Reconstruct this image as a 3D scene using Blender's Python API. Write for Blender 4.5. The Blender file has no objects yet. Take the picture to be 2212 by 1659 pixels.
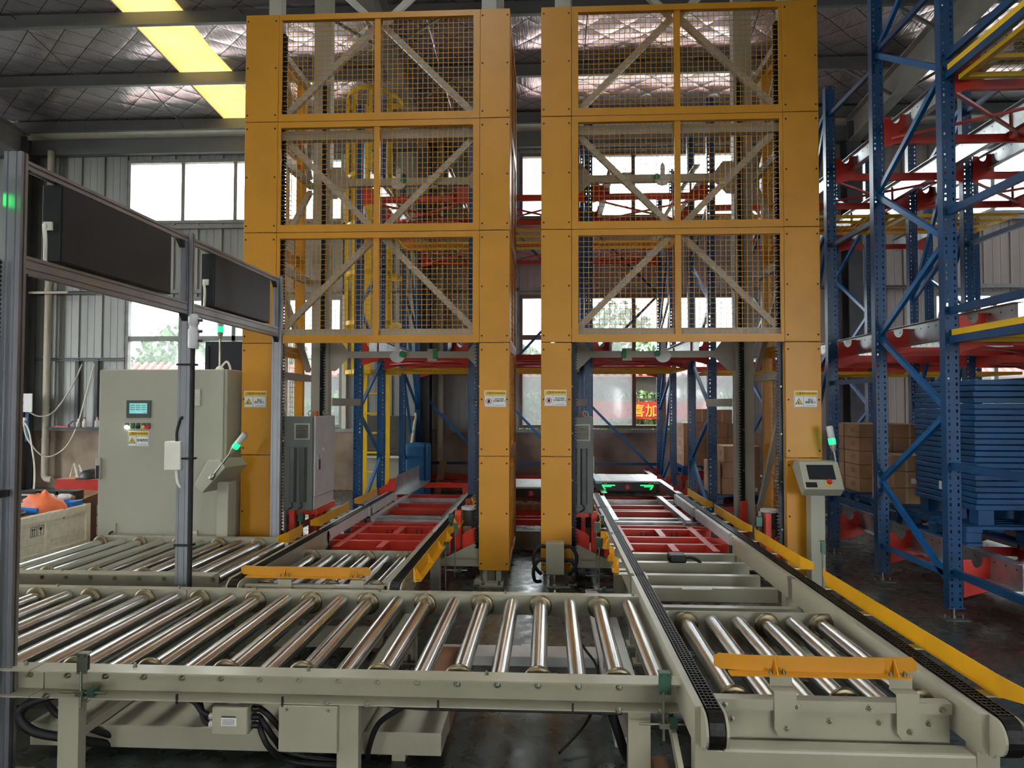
import bpy, math, random
from mathutils import Vector, Matrix, Euler
SC = bpy.context.scene
COL = SC.collection
rnd = random.Random(11)
R = math.radians
# ------------------------------------------------------------------ camera
cam_d = bpy.data.cameras.new('camera'); cam = bpy.data.objects.new('camera', cam_d); COL.objects.link(cam)
YAW, PITCH, ROLL = math.atan(78/1500), math.atan(43.5/1500), R(0.09)
fw = Vector((-math.sin(YAW)*math.cos(PITCH), math.cos(YAW)*math.cos(PITCH), math.sin(PITCH)))
rt = Vector((math.cos(YAW), math.sin(YAW), 0)); up = rt.cross(fw)
r2 = rt*math.cos(ROLL)+up*math.sin(ROLL); u2 = up*math.cos(ROLL)-rt*math.sin(ROLL)
cam.matrix_world = Matrix(((r2.x,u2.x,-fw.x,0),(r2.y,u2.y,-fw.y,0),(r2.z,u2.z,-fw.z,1.6),(0,0,0,1)))
cam_d.sensor_fit = 'HORIZONTAL'; cam_d.sensor_width = 36; cam_d.lens = 1500*36/2212
cam_d.clip_start = 0.05; cam_d.clip_end = 300
SC.camera = cam
# ------------------------------------------------------------------ sky, exposure
SC.view_settings.view_transform = 'Standard'; SC.view_settings.look = 'None'
SC.view_settings.gamma = 1.0; SC.view_settings.use_curve_mapping = False
SC.view_settings.exposure = 0.3
W = bpy.data.worlds.new('overcast_sky'); SC.world = W; W.use_nodes = True
bg = W.node_tree.nodes['Background']; bg.inputs[0].default_value = (0.93, 0.97, 1.0, 1); bg.inputs[1].default_value = 16.0
cy = SC.cycles
cy.max_bounces = 6; cy.diffuse_bounces = 3; cy.glossy_bounces = 3; cy.transmission_bounces = 4; cy.transparent_max_bounces = 6
cy.caustics_reflective = False; cy.caustics_refractive = False
# ------------------------------------------------------------------ helpers
def srgb(r, g, b):
    return tuple((c/255/12.92 if c/255 <= .04045 else ((c/255+.055)/1.055)**2.4) for c in (r, g, b))
MATS = {}
def mat(name, col, rough=.5, metal=0., var=.12, scale=6., bump=0., bscale=60., emit=None, spec=.5, stretch=None, dirt=None, rvar=0.):
    if name in MATS: return MATS[name]
    m = bpy.data.materials.new(name); m.use_nodes = True; MATS[name] = m
    nt = m.node_tree; N = nt.nodes; L = nt.links; b = N['Principled BSDF']
    c = srgb(*col)
    b.inputs['Roughness'].default_value = rough; b.inputs['Metallic'].default_value = metal
    b.inputs['Specular IOR Level'].default_value = spec
    tc = N.new('ShaderNodeTexCoord'); mp = N.new('ShaderNodeMapping'); L.new(tc.outputs['Object'], mp.inputs[0])
    if stretch: mp.inputs['Scale'].default_value = stretch
    no = N.new('ShaderNodeTexNoise'); no.inputs['Scale'].default_value = scale; no.inputs['Detail'].default_value = 1.5
    L.new(mp.outputs[0], no.inputs['Vector'])
    mx = N.new('ShaderNodeMix'); mx.data_type = 'RGBA'
    d = dirt and srgb(*dirt) or tuple(x*(1-var*1.6) for x in c)
    l = c if dirt else tuple(min(1, x*(1+var)) for x in c)
    mx.inputs[6].default_value = (*d, 1); mx.inputs[7].default_value = (*l, 1)
    cr = N.new('ShaderNodeMapRange'); cr.inputs[1].default_value = .3; cr.inputs[2].default_value = .6
    L.new(no.outputs[0], cr.inputs[0]); L.new(cr.outputs[0], mx.inputs[0]); L.new(mx.outputs[2], b.inputs['Base Color'])
    if rvar:
        rr = N.new('ShaderNodeMapRange'); rr.inputs[1].default_value = .3; rr.inputs[2].default_value = .7
        rr.inputs[3].default_value = max(.02, rough-rvar); rr.inputs[4].default_value = rough+rvar
        L.new(no.outputs[0], rr.inputs[0]); L.new(rr.outputs[0], b.inputs['Roughness'])
    if bump:
        n2 = N.new('ShaderNodeTexNoise'); n2.inputs['Scale'].default_value = bscale; n2.inputs['Detail'].default_value = 1
        L.new(mp.outputs[0], n2.inputs['Vector'])
        bp = N.new('ShaderNodeBump'); bp.inputs['Strength'].default_value = bump; bp.inputs['Distance'].default_value = .02
        L.new(n2.outputs[0], bp.inputs['Height']); L.new(bp.outputs[0], b.inputs['Normal'])
    if emit:
        b.inputs['Emission Color'].default_value = (*srgb(*emit[0]), 1); b.inputs['Emission Strength'].default_value = emit[1]; m.cycles.emission_sampling = 'NONE'
    return m
WM = {}
def place(o, M, parent=None):
    COL.objects.link(o); WM[o.name] = M.copy()
    if parent is not None:
        o.parent = parent; o.matrix_parent_inverse = WM[parent.name].inverted()
    o.matrix_basis = M
    return o
def tag(o, label=None, cat=None, group=None, kind=None):
    if label: o['label'] = label
    if cat: o['category'] = cat
    if group: o['group'] = group
    if kind: o['kind'] = kind
    return o
def thing(name, label, cat, loc=(0,0,0), group=None, rz=0.):
    o = bpy.data.objects.new(name, None); o.empty_display_size = .1
    place(o, Matrix.Translation(loc) @ Matrix.Rotation(rz, 4, 'Z')); return tag(o, label, cat, group)
def inst(mesh, name, M, parent=None):
    return place(bpy.data.objects.new(name, mesh), M, parent)
T = Matrix.Translation
MIRX = None     # set to a number m: every build maps x -> m - x
class MB:
    def __init__(s): s.v = []; s.f = []; s.sm = []
    def add(s, vs, fs, smooth=False):
        o = len(s.v); s.v += [tuple(v) for v in vs]
        for f in fs: s.f.append(tuple(i+o for i in f)); s.sm.append(smooth)
        return s
    def box(s, x0, x1, y0, y1, z0, z1):
        return s.add([(x0,y0,z0),(x1,y0,z0),(x1,y1,z0),(x0,y1,z0),(x0,y0,z1),(x1,y0,z1),(x1,y1,z1),(x0,y1,z1)],
                     [(0,3,2,1),(4,5,6,7),(0,1,5,4),(1,2,6,5),(2,3,7,6),(3,0,4,7)])
    def bar(s, p, q, w, h, upv=(0,0,1)):
        p = Vector(p); q = Vector(q); d = (q-p).normalized(); u = Vector(upv)
        a = d.cross(u)
        if a.length < 1e-4: a = d.cross(Vector((1,0,0)))
        a.normalize(); b = a.cross(d); a *= w/2; b *= h/2
        return s.add([p-a-b, p+a-b, p+a+b, p-a+b, q-a-b, q+a-b, q+a+b, q-a+b],
                     [(0,1,2,3),(7,6,5,4),(0,4,5,1),(1,5,6,2),(2,6,7,3),(3,7,4,0)])
    def cyl(s, p, q, r, n=12, r2=None, caps=True):
        p = Vector(p); q = Vector(q); d = (q-p).normalized(); r2 = r if r2 is None else r2
        a = d.orthogonal().normalized(); b = d.cross(a)
        vs = []
        for c, rr in ((p, r), (q, r2)):
            for i in range(n):
                t = 2*math.pi*i/n; vs.append(c+a*(rr*math.cos(t))+b*(rr*math.sin(t)))
        s.add(vs, [(i, (i+1) % n, n+(i+1) % n, n+i) for i in range(n)], True)
        if caps: s.add(vs, [tuple(range(n-1, -1, -1)), tuple(range(n, 2*n))])
        return s
    def lathe(s, prof, origin=(0,0,0), axis=(0,0,1), n=16):
        d = Vector(axis).normalized(); a = d.orthogonal().normalized(); b = d.cross(a); o = Vector(origin); vs = []; fs = []
        for r, h in prof:
            for i in range(n):
                t = 2*math.pi*i/n; vs.append(o+d*h+a*(r*math.cos(t))+b*(r*math.sin(t)))
        for k in range(len(prof)-1):
            for i in range(n): fs.append((k*n+i, k*n+(i+1) % n, (k+1)*n+(i+1) % n, (k+1)*n+i))
        s.add(vs, fs, True)
        s.add(vs, [tuple(range(n-1, -1, -1)), tuple(range((len(prof)-1)*n, len(prof)*n))]); return s
    def tube(s, pts, r, n=8, sub=4):
        P = [Vector(p) for p in pts]
        if sub > 1 and len(P) > 2:                       # catmull-rom smoothing
            Q = []
            for i in range(len(P)-1):
                a = P[max(i-1, 0)]; b = P[i]; c = P[i+1]; d = P[min(i+2, len(P)-1)]
                for k in range(sub):
                    t = k/sub
                    Q.append(.5*((2*b)+(c-a)*t+(2*a-5*b+4*c-d)*t*t+(3*b-a-3*c+d)*t**3))
            P = Q+[P[-1]]
        vs = []; prev = None
        for i, p in enumerate(P):
            d = (P[min(i+1, len(P)-1)]-P[max(i-1, 0)]).normalized()
            a = d.orthogonal().normalized() if prev is None else (prev-d*prev.dot(d)).normalized()
            prev = a; b = d.cross(a)
            for k in range(n):
                t = 2*math.pi*k/n; vs.append(p+a*(r*math.cos(t))+b*(r*math.sin(t)))
        fs = [(i*n+k, i*n+(k+1) % n, (i+1)*n+(k+1) % n, (i+1)*n+k) for i in range(len(P)-1) for k in range(n)]
        s.add(vs, fs, True); s.add(vs, [tuple(range(n-1, -1, -1)), tuple(range((len(P)-1)*n, len(P)*n))]); return s
    def prism(s, poly, axis, a0, a1):
        n = len(poly)
        def pt(c, a): return {'x': (a, c[0], c[1]), 'y': (c[0], a, c[1]), 'z': (c[0], c[1], a)}[axis]
        vs = [pt(c, a0) for c in poly]+[pt(c, a1) for c in poly]
        area = sum(poly[i][0]*poly[(i+1) % n][1]-poly[(i+1) % n][0]*poly[i][1] for i in range(n))
        fl = (area > 0) != (axis == 'y')
        fs = [tuple(range(n-1, -1, -1)), tuple(range(n, 2*n))]+[(i, (i+1) % n, n+(i+1) % n, n+i) for i in range(n)]
        if not fl: fs = [tuple(reversed(f)) for f in fs]
        return s.add(vs, fs)
    def frame(s, axis, a0, a1, u0, u1, w0, w1, t, t2=None):   # rectangular ring plate; outer u0..u1 w0..w1, bar t
        t2 = t if t2 is None else t2
        for (ua, ub, wa, wb) in ((u0, u1, w0, w0+t2), (u0, u1, w1-t2, w1), (u0, u0+t, w0+t2, w1-t2), (u1-t, u1, w0+t2, w1-t2)):
            if axis == 'y': s.box(ua, ub, a0, a1, wa, wb)
            elif axis == 'x': s.box(a0, a1, ua, ub, wa, wb)
            else: s.box(ua, ub, wa, wb, a0, a1)
        return s
    def mesh(s, name):
        vs = s.v; fs = s.f
        if MIRX is not None:
            vs = [(MIRX-v[0], v[1], v[2]) for v in vs]; fs = [tuple(reversed(f)) for f in fs]
        me = bpy.data.meshes.new(name); me.from_pydata(vs, [], fs)
        me.polygons.foreach_set('use_smooth', s.sm); me.update(); return me
    def build(s, name, m, parent=None, M=None, bev=0.):
        me = s.mesh(name); me.materials.append(m if not isinstance(m, str) else MATS[m])
        o = place(bpy.data.objects.new(name, me), M or Matrix.Identity(4), parent)
        if bev:
            bm = o.modifiers.new('bevel', 'BEVEL'); bm.width = bev; bm.segments = 2; bm.limit_method = 'ANGLE'; bm.angle_limit = R(50)
        return o
def mesh_of(mb, name, m):
    me = mb.mesh(name); me.materials.append(MATS[m] if isinstance(m, str) else m); return me
def struct(o): o['kind'] = 'structure'; return o
def chan(w, h, t=.008):                                   # C section, web on the 0 side, flanges towards +w
    return [(0,0),(w,0),(w,t),(t,t),(t,h-t),(w,h-t),(w,h),(0,h)]
def grid_wires(mb, axis, a, u0, u1, w0, w1, pitch, r):
    n = int((u1-u0)/pitch); k = int((w1-w0)/pitch)
    for i in range(1, n):
        u = u0+(u1-u0)*i/n
        if axis == 'y': mb.box(u-r, u+r, a-r, a+r, w0, w1)
        elif axis == 'x': mb.box(a-r, a+r, u-r, u+r, w0, w1)
        else: mb.box(u-r, u+r, w0, w1, a-r, a+r)
    for i in range(1, k):
        w = w0+(w1-w0)*i/k
        if axis == 'y': mb.box(u0, u1, a+r, a+3*r, w-r, w+r)
        elif axis == 'x': mb.box(a+r, a+3*r, u0, u1, w-r, w+r)
        else: mb.box(u0, u1, w-r, w+r, a+r, a+3*r)
    return mb
def text_mesh(body, size, name='lettering', bold=0.):
    cu = bpy.data.curves.new(name, 'FONT'); cu.body = body; cu.size = size; cu.align_x = 'CENTER'; cu.align_y = 'CENTER'
    cu.offset = bold; cu.resolution_u = 2; cu.fill_mode = 'FRONT'
    o = bpy.data.objects.new(name, cu); COL.objects.link(o); bpy.context.view_layer.update()
    me = bpy.data.meshes.new_from_object(o.evaluated_get(bpy.context.evaluated_depsgraph_get())); me.name = name
    bpy.data.objects.remove(o); bpy.data.curves.remove(cu); return me
FACE_CAM = Matrix.Rotation(R(90), 4, 'X')                   # text plane (x right, y up) -> faces -Y
# ------------------------------------------------------------------ materials
mat('yellow_paint', (204,140,30), .42, var=.04, scale=3)
mat('guard_yellow', (222,160,20), .4, var=.06, scale=5, dirt=None)
mat('ladder_yellow', (235,190,35), .45, var=.05)
mat('beige', (168,163,140), .3, var=.05, scale=4)
mat('mast_grey', (172,166,150), .5, var=.06, scale=3)
mat('cabinet_beige', (172,170,150), .42, var=.03, scale=2)
mat('red_paint', (212,58,40), .38, var=.08, scale=6)
mat('rack_red', (202,50,36), .4, var=.1, scale=5)
mat('rack_blue', (8,66,110), .34, var=.12, scale=4)
mat('rack_blue_light', (18,96,156), .34, var=.1, scale=4)
mat('galv', (190,192,192), .38, 1., var=.12, scale=9, rvar=.08)
mat('steel', (214,213,210), .22, 1., var=.05, scale=10, stretch=(1,.2,1))
mat('disc_steel', (126,114,90), .4, 1., var=.1, scale=10)
mat('zinc', (150,152,132), .3, 1., var=.1)
mat('alu', (160,161,164), .42, 1., var=.04)
mat('black_plastic', (20,21,22), .45, var=.2)
mat('screen_black', (24,28,34), .45, var=.1)
mat('rubber', (14,14,14), .6, var=.2)
mat('chain_black', (34,32,30), .38, .6, var=.3, scale=40)
mat('rack_tooth', (40,42,46), .4, .7, var=.15)
mat('dark_grey', (74,76,74), .5, var=.08)
mat('grey_box', (96,98,92), .5, var=.06, scale=3)
mat('light_grey', (204,201,198), .4, var=.05)
mat('white_paint', (225,225,220), .45, var=.04)
mat('white_plastic', (236,232,215), .4, var=.04)
mat('label_white', (232,232,226), .5, var=.02)
mat('label_yellow', (232,190,40), .5, var=.02)
mat('ink_black', (22,20,18), .6, var=.05)
mat('ink_red', (196,30,34), .5, var=.05)
mat('hmi_blue', (120,196,196), .4, emit=((150,214,212), .35))
mat('lamp_green', (20,200,90), .3, emit=((18,235,95), 3.2))
mat('lamp_clear', (205,208,200), .35, var=.03)
mat('led_white', (255,255,255), .3, emit=((255,255,255), 6))
mat('led_green', (40,230,110), .3, emit=((30,240,110), 2.2))
mat('cardboard', (178,136,100), .8, var=.08, scale=5, bump=.05, bscale=30)
mat('cardboard_dark', (150,108,80), .8, var=.08, scale=5)
mat('tape', (205,178,140), .35, var=.06)
mat('wood', (240,230,204), .75, var=.05, scale=3, stretch=(1,6,6))
mat('plank_brown', (150,100,60), .75, var=.15, scale=4, stretch=(6,1,1))
mat('pallet_blue', (12,70,116), .42, var=.15, scale=5)
mat('bag_orange', (240,120,70), .6, var=.15)
mat('tool_blue', (30,120,215), .45, var=.1)
mat('pvc', (205,196,176), .5, var=.06, scale=3)
mat('dark_steel', (84,85,88), .55, var=.12, scale=4)
mat('roof_steel', (120,122,124), .5, var=.1, scale=2, stretch=(.3,1,1))
mat('sheet_blue', (24,92,140), .55, var=.12)
mat('green_zinc', (60,92,76), .4, .4, var=.15, scale=12)
mat('hook_green', (20,130,70), .45)
mat('shuttle_teal', (150,190,190), .4, var=.06)
mat('shuttle_grey', (176,180,176), .45, var=.08)
mat('brown_frame', (120,98,82), .5, var=.12, scale=5)
mat('frame_grey', (150,150,146), .5, var=.1)
# ================================================================== the setting
YB = 12.8; XL, XR, YF = -13.5, 17.0, -10.0
def roof_z(y): return 6.9+.08*(YB-y)
def node_mat(name):
    m = bpy.data.materials.new(name); m.use_nodes = True; MATS[name] = m
    return m, m.node_tree.nodes, m.node_tree.links, m.node_tree.nodes['Principled BSDF']
def N_(N, t, **kw):
    n = N.new(t)
    for k, v in kw.items():
        if k.startswith('i'): n.inputs[int(k[1:])].default_value = v
        else: setattr(n, k, v)
    return n
# floor: worn dark green epoxy, dusty and scuffed
m, N, L, b = node_mat('floor_epoxy')
tc = N_(N, 'ShaderNodeTexCoord')
n1 = N_(N, 'ShaderNodeTexNoise', i2=.7, i3=4.); n2 = N_(N, 'ShaderNodeTexNoise', i2=9., i3=3.); n3 = N_(N, 'ShaderNodeTexNoise', i2=45., i3=1.)
for n in (n1, n2, n3): L.new(tc.outputs['Object'], n.inputs[0])
cr = N_(N, 'ShaderNodeValToRGB'); e = cr.color_ramp.elements
e[0].position = .34; e[0].color = (*srgb(40,47,40), 1); e[1].position = .68; e[1].color = (*srgb(78,88,78), 1)
L.new(n1.outputs[0], cr.inputs[0])
mx = N_(N, 'ShaderNodeMix', data_type='RGBA', blend_type='OVERLAY'); mx.inputs[0].default_value = .06
L.new(cr.outputs[0], mx.inputs[6]); L.new(n2.outputs[1], mx.inputs[7])
hs = N_(N, 'ShaderNodeHueSaturation', i1=.75); L.new(mx.outputs[2], hs.inputs['Color']); L.new(hs.outputs[0], b.inputs['Base Color'])
mr = N_(N, 'ShaderNodeMapRange', i1=.3, i2=.7, i3=.16, i4=.42); L.new(n2.outputs[0], mr.inputs[0]); L.new(mr.outputs[0], b.inputs['Roughness'])
bp = N_(N, 'ShaderNodeBump'); bp.inputs['Strength'].default_value = .1; bp.inputs['Distance'].default_value = .004
L.new(n3.outputs[0], bp.inputs['Height']); L.new(bp.outputs[0], b.inputs['Normal'])
# grimy plaster dado
m, N, L, b = node_mat('plaster')
tc = N_(N, 'ShaderNodeTexCoord'); n1 = N_(N, 'ShaderNodeTexNoise', i2=1.1, i3=7.); n2 = N_(N, 'ShaderNodeTexNoise', i2=22., i3=4.)
L.new(tc.outputs['Object'], n1.inputs[0]); L.new(tc.outputs['Object'], n2.inputs[0])
cr = N_(N, 'ShaderNodeValToRGB'); e = cr.color_ramp.elements
e[0].position = .36; e[0].color = (*srgb(118,98,82), 1); e[1].position = .62; e[1].color = (*srgb(176,158,138), 1)
L.new(n1.outputs[0], cr.inputs[0]); L.new(cr.outputs[0], b.inputs['Base Color']); b.inputs['Roughness'].default_value = .9
bp = N_(N, 'ShaderNodeBump'); bp.inputs['Strength'].default_value = .3; bp.inputs['Distance'].default_value = .01
L.new(n2.outputs[0], bp.inputs['Height']); L.new(bp.outputs[0], b.inputs['Normal'])
mat('rafter_grey', (150,147,142), .55, var=.12, scale=2)
mat('cladding', (158,160,156), .5, .25, var=.1, scale=1.2, stretch=(3,1,.3))
mat('cladding_warm', (176,164,156), .5, .2, var=.1, scale=1.2, stretch=(3,1,.3))
# silver foil with stitched diamonds
m, N, L, b = node_mat('roof_foil')
tc = N_(N, 'ShaderNodeTexCoord'); sx = N_(N, 'ShaderNodeSeparateXYZ'); L.new(tc.outputs['Object'], sx.inputs[0])
def M_(op, a, bb=None):
    n = N_(N, 'ShaderNodeMath', operation=op)
    for i, x in enumerate((a, bb)):
        if x is None: continue
        if isinstance(x, (int, float)): n.inputs[i].default_value = x
        else: L.new(x, n.inputs[i])
    return n.outputs[0]
lines = []
for sg in (1, -1):
    t = M_('ADD', M_('MULTIPLY', sx.outputs[0], 1.75), M_('MULTIPLY', sx.outputs[1], 2.1*sg))
    d = M_('ABSOLUTE', M_('SUBTRACT', M_('FRACT', t), .5)); lines.append(d)
dm = M_('MAXIMUM', lines[0], lines[1])
ln = N_(N, 'ShaderNodeMapRange', i1=.482, i2=.49, i3=0., i4=1.); L.new(dm, ln.inputs[0])
mp = N_(N, 'ShaderNodeMapping'); mp.inputs['Scale'].default_value = (16, 1.6, 1); L.new(tc.outputs['Object'], mp.inputs[0])
n1 = N_(N, 'ShaderNodeTexNoise', i2=2.2, i3=3.); L.new(mp.outputs[0], n1.inputs[0]); n1.inputs['Distortion'].default_value = .4
n2 = N_(N, 'ShaderNodeTexNoise', i2=1.4, i3=2.); L.new(tc.outputs['Object'], n2.inputs[0])
quilt = M_('MULTIPLY', M_('ADD', M_('POWER', M_('MULTIPLY', lines[0], 2.), 3.), M_('POWER', M_('MULTIPLY', lines[1], 2.), 3.)), -.5)
hh = M_('ADD', M_('ADD', M_('MULTIPLY', n1.outputs[0], .22), M_('MULTIPLY', n2.outputs[0], 1.0)), M_('MULTIPLY', quilt, .35))
bp = N_(N, 'ShaderNodeBump'); bp.inputs['Strength'].default_value = .33; bp.inputs['Distance'].default_value = .1
L.new(hh, bp.inputs['Height']); L.new(bp.outputs[0], b.inputs['Normal'])
mx = N_(N, 'ShaderNodeMix', data_type='RGBA'); mx.inputs[6].default_value = (*srgb(238,230,234), 1); mx.inputs[7].default_value = (*srgb(60,58,60), 1)
L.new(ln.outputs[0], mx.inputs[0]); L.new(mx.outputs[2], b.inputs['Base Color'])
b.inputs['Metallic'].default_value = .8; b.inputs['Roughness'].default_value = .22
# translucent roof lights: aged yellow; white on unseen strips, mostly added for fill
m, N, L, b = node_mat('unseen_roof_light')
tr = N_(N, 'ShaderNodeBsdfTranslucent'); tr.inputs[0].default_value = (.6, .62, .64, 1); L.new(tr.outputs[0], N['Material Output'].inputs[0])
m, N, L, b = node_mat('roof_light')
tr = N_(N, 'ShaderNodeBsdfTranslucent'); df = N_(N, 'ShaderNodeBsdfDiffuse'); ad = N_(N, 'ShaderNodeAddShader')
tc = N_(N, 'ShaderNodeTexCoord'); n1 = N_(N, 'ShaderNodeTexNoise', i2=2.5, i3=5.); L.new(tc.outputs['Object'], n1.inputs[0])
mx = N_(N, 'ShaderNodeMix', data_type='RGBA'); mx.inputs[6].default_value = (.088,.055,.015,1); mx.inputs[7].default_value = (.134,.095,.030,1)
L.new(n1.outputs[0], mx.inputs[0]); L.new(mx.outputs[2], tr.inputs[0]); df.inputs[0].default_value = (.2,.14,.05,1)
L.new(tr.outputs[0], ad.inputs[0]); L.new(df.outputs[0], ad.inputs[1]); L.new(ad.outputs[0], N['Material Output'].inputs[0])
# window glass: clear with specks / dusty patterned
def glass(name, dusty, col=(.8,.82,.82)):
    m, N, L, b = node_mat(name)
    ts = N_(N, 'ShaderNodeBsdfTransparent'); gl = N_(N, 'ShaderNodeBsdfGlossy'); tl = N_(N, 'ShaderNodeBsdfTranslucent')
    gl.inputs['Roughness'].default_value = .08; tl.inputs[0].default_value = (*col, 1); ts.inputs[0].default_value = (.93,.95,.94,1)
    tc = N_(N, 'ShaderNodeTexCoord'); n1 = N_(N, 'ShaderNodeTexNoise', i2=14., i3=2.); L.new(tc.outputs['Object'], n1.inputs[0])
    mr = N_(N, 'ShaderNodeMapRange', i1=.35, i2=.7, i3=max(0, dusty-.06), i4=dusty+.06); L.new(n1.outputs[0], mr.inputs[0])
    m1 = N_(N, 'ShaderNodeMixShader'); L.new(mr.outputs[0], m1.inputs[0]); L.new(ts.outputs[0], m1.inputs[1]); L.new(tl.outputs[0], m1.inputs[2])
    m2 = N_(N, 'ShaderNodeMixShader', i0=.05); L.new(m1.outputs[0], m2.inputs[1]); L.new(gl.outputs[0], m2.inputs[2])
    L.new(m2.outputs[0], N['Material Output'].inputs[0])
glass('glass_clear', .06); glass('glass_hazy', .36, (.12,.123,.123)); glass('glass_dusty', .45, (.11,.113,.113))
# ---- floor and yard
struct(MB().box(XL, XR, YF, YB+.25, -.2, 0).build('floor', 'floor_epoxy'))
mat('yard_concrete', (130,128,122), .9, var=.1, scale=.6)
yd = MB()
for (x0, x1, y0, y1) in ((-80, 80, YB+.25, 90), (-80, 80, -60, YF), (-80, XL, YF, YB+.25), (XR, 80, YF, YB+.25)): yd.box(x0, x1, y0, y1, -.3, -.1)
tag(yd.build('yard_ground', 'yard_concrete'), 'pale concrete yard outside the hall windows', 'ground', kind='structure')
# ---- back wall: dado, cladding panels, windows
wb = struct(MB().box(XL, XR, YB, YB+.24, 0, 1.1).build('wall_back', 'plaster'))
MB().box(XL, XR, YB-.05, YB, 1.08, 1.14).build('sill_ledge', 'frame_grey', wb)
WX = [-8.04-7.5+.0, -8.04, -.53, 6.9]; WW = 4.2
Z0, Z1, Z2, Z3 = 1.16, 3.62, 5.03, 6.26
def cladding(x0, x1, z0, z1, m):
    n = max(1, round((x1-x0)/.47)); w = (x1-x0)/n
    p = MB()
    p.box(0, w-.05, 0, .02, 0, z1-z0); p.prism([(w-.05, .0), (w-.04, -.032), (w-.012, -.032), (w, .0), (w, .02), (w-.05, .02)], 'z', 0, z1-z0)
    for k in (.3, .6): p.prism([(w*k-.012, 0), (w*k-.006, -.006), (w*k+.006, -.006), (w*k+.012, 0)], 'z', 0, z1-z0)
    me = mesh_of(p, 'cladding_panel', m)
    for i in range(n): inst(me, 'cladding_panel', T((x0+i*w, YB+.02, z0)), wb)
edges = [XL]+[e for x in WX[1:] for e in (x, x+WW)]+[XR]
for i in range(0, len(edges), 2):
    if edges[i+1]-edges[i] > .1:
        cladding(edges[i], edges[i+1], 1.1, 2.44, 'cladding' if i < 4 else 'cladding_warm'); cladding(edges[i], edges[i+1], 2.44, 7.2, 'cladding' if i < 4 else 'cladding_warm')
for x in WX[1:]:
    cladding(x, x+WW, Z1, Z2, 'cladding' if x < -3 else 'cladding_warm'); cladding(x, x+WW, Z3, 7.2, 'cladding')
for z in (2.44, 3.72):
    for i in range(0, len(edges), 2):
        MB().prism([(YB-.07, z-.03), (YB, z-.03), (YB, z+.03), (YB-.07, z+.03), (YB-.07, z+.015), (YB-.02, z+.015), (YB-.02, z-.015), (YB-.07, z-.015)], 'x', edges[i], edges[i+1]).build('girt', 'roof_steel', wb)
for x in WX[1:]:
    for z in (3.72, 4.95): MB().box(x, x+WW, YB-.06, YB, z-.03, z+.04).build('girt', 'frame_grey', wb)
MB().prism([(YB-.02, 6.62), (YB-.34, 6.70), (YB-.30, 6.84), (YB-.02, 6.88)], 'x', XL, XR).build('eave_lining', 'white_plastic', wb)
eb = MB().box(XL, XR, YB-.16, YB, 6.34, 6.62).build('eave_beam', 'roof_steel', wb)
wi = 0
for bi, x in enumerate(WX[1:]):
    for lo, hi, rows in ((Z0, Z1, [(Z0, 2.80), (2.86, Z1)]), (Z2, Z3, [(Z2, Z3)])):
        wi += 1
        fr = 'brown_frame' if bi == 1 else 'frame_grey'
        w = MB().frame('y', YB-.02, YB+.1, x, x+WW, lo, hi, .06).build('window_%d' % wi, fr); struct(w)
        MB().box(x-.03, x, YB-.03, YB+.12, lo-.03, hi+.03).build('reveal', 'frame_grey', w); MB().box(x+WW, x+WW+.08, YB-.05, YB+.12, lo-.03, hi+.03).build('reveal', 'white_plastic' if bi == 0 else 'frame_grey', w)
        nc = 4; cw = (WW-.12)/nc
        for c in range(nc):
            xa = x+.06+c*cw
            if c: MB().box(xa-.035, xa+.035, YB, YB+.08, lo+.06, hi-.06).build('mullion', fr, w)
            for r, (za, zb) in enumerate(rows):
                if r: MB().box(xa, xa+cw, YB, YB+.08, za-.07, za+.02).build('transom', fr, w)
                if bi == 1 and lo == Z0 and r == 0 and c == 2:
                    # sliding pane pushed aside: brown stile, left part of this light stands open
                    MB().box(xa+.52, xa+.58, YB+.01, YB+.07, za+.05, zb-.02).build('sliding_stile', fr, w)
                    MB().box(xa+.55, xa+cw, YB+.05, YB+.056, za, zb).build('pane', 'glass_dusty', w); continue
                dusty = bi == 1 and lo == Z0
                MB().box(xa, xa+cw, YB+.05, YB+.056, za, zb).build('pane', 'glass_dusty' if dusty else 'glass_hazy' if lo == Z0 else 'glass_clear', w)
# ---- other walls (outside the picture): left wall with windows, front wall with a gate opening for fill light, right wall
wl = MB(); lw_y = [(-1, 1), (5, 8)]
wl.box(XL-.2, XL, YF, YB, 0, 1.1); wl.box(XL-.2, XL, YF, YB, 3.6, 5.0); wl.box(XL-.2, XL, YF, YB, 6.2, 8.9)
ys = [YF]+[e for p in lw_y for e in p]+[YB]
for i in range(0, len(ys), 2): wl.box(XL-.2, XL, ys[i], ys[i+1], 1.1, 3.6); wl.box(XL-.2, XL, ys[i], ys[i+1], 5.0, 6.2)
struct(wl.build('wall_left', 'cladding'))
wr = MB().box(XR, XR+.2, YF, YB, 0, 8.9); struct(wr.build('wall_right', 'cladding'))
wf = MB(); G0, G1, GH = -5.5, -4.1, 3.6                                  # unseen gate opening behind the camera, placed and narrowed to set front fill
wf.box(XL, G0, YF-.2, YF, 0, 5.6); wf.box(G1, 3.5, YF-.2, YF, 0, 5.6); wf.box(8.5, XR, YF-.2, YF, 0, 5.6); wf.box(3.5, 8.5, YF-.2, YF, 0, 1.1); wf.box(3.5, 8.5, YF-.2, YF, 3.6, 5.6)
wf.box(G0, G1, YF-.2, YF, GH, 5.6); wf.box(XL, XR, YF-.2, YF, 5.6, 9.4)
struct(wf.build('wall_front', 'cladding'))
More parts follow.
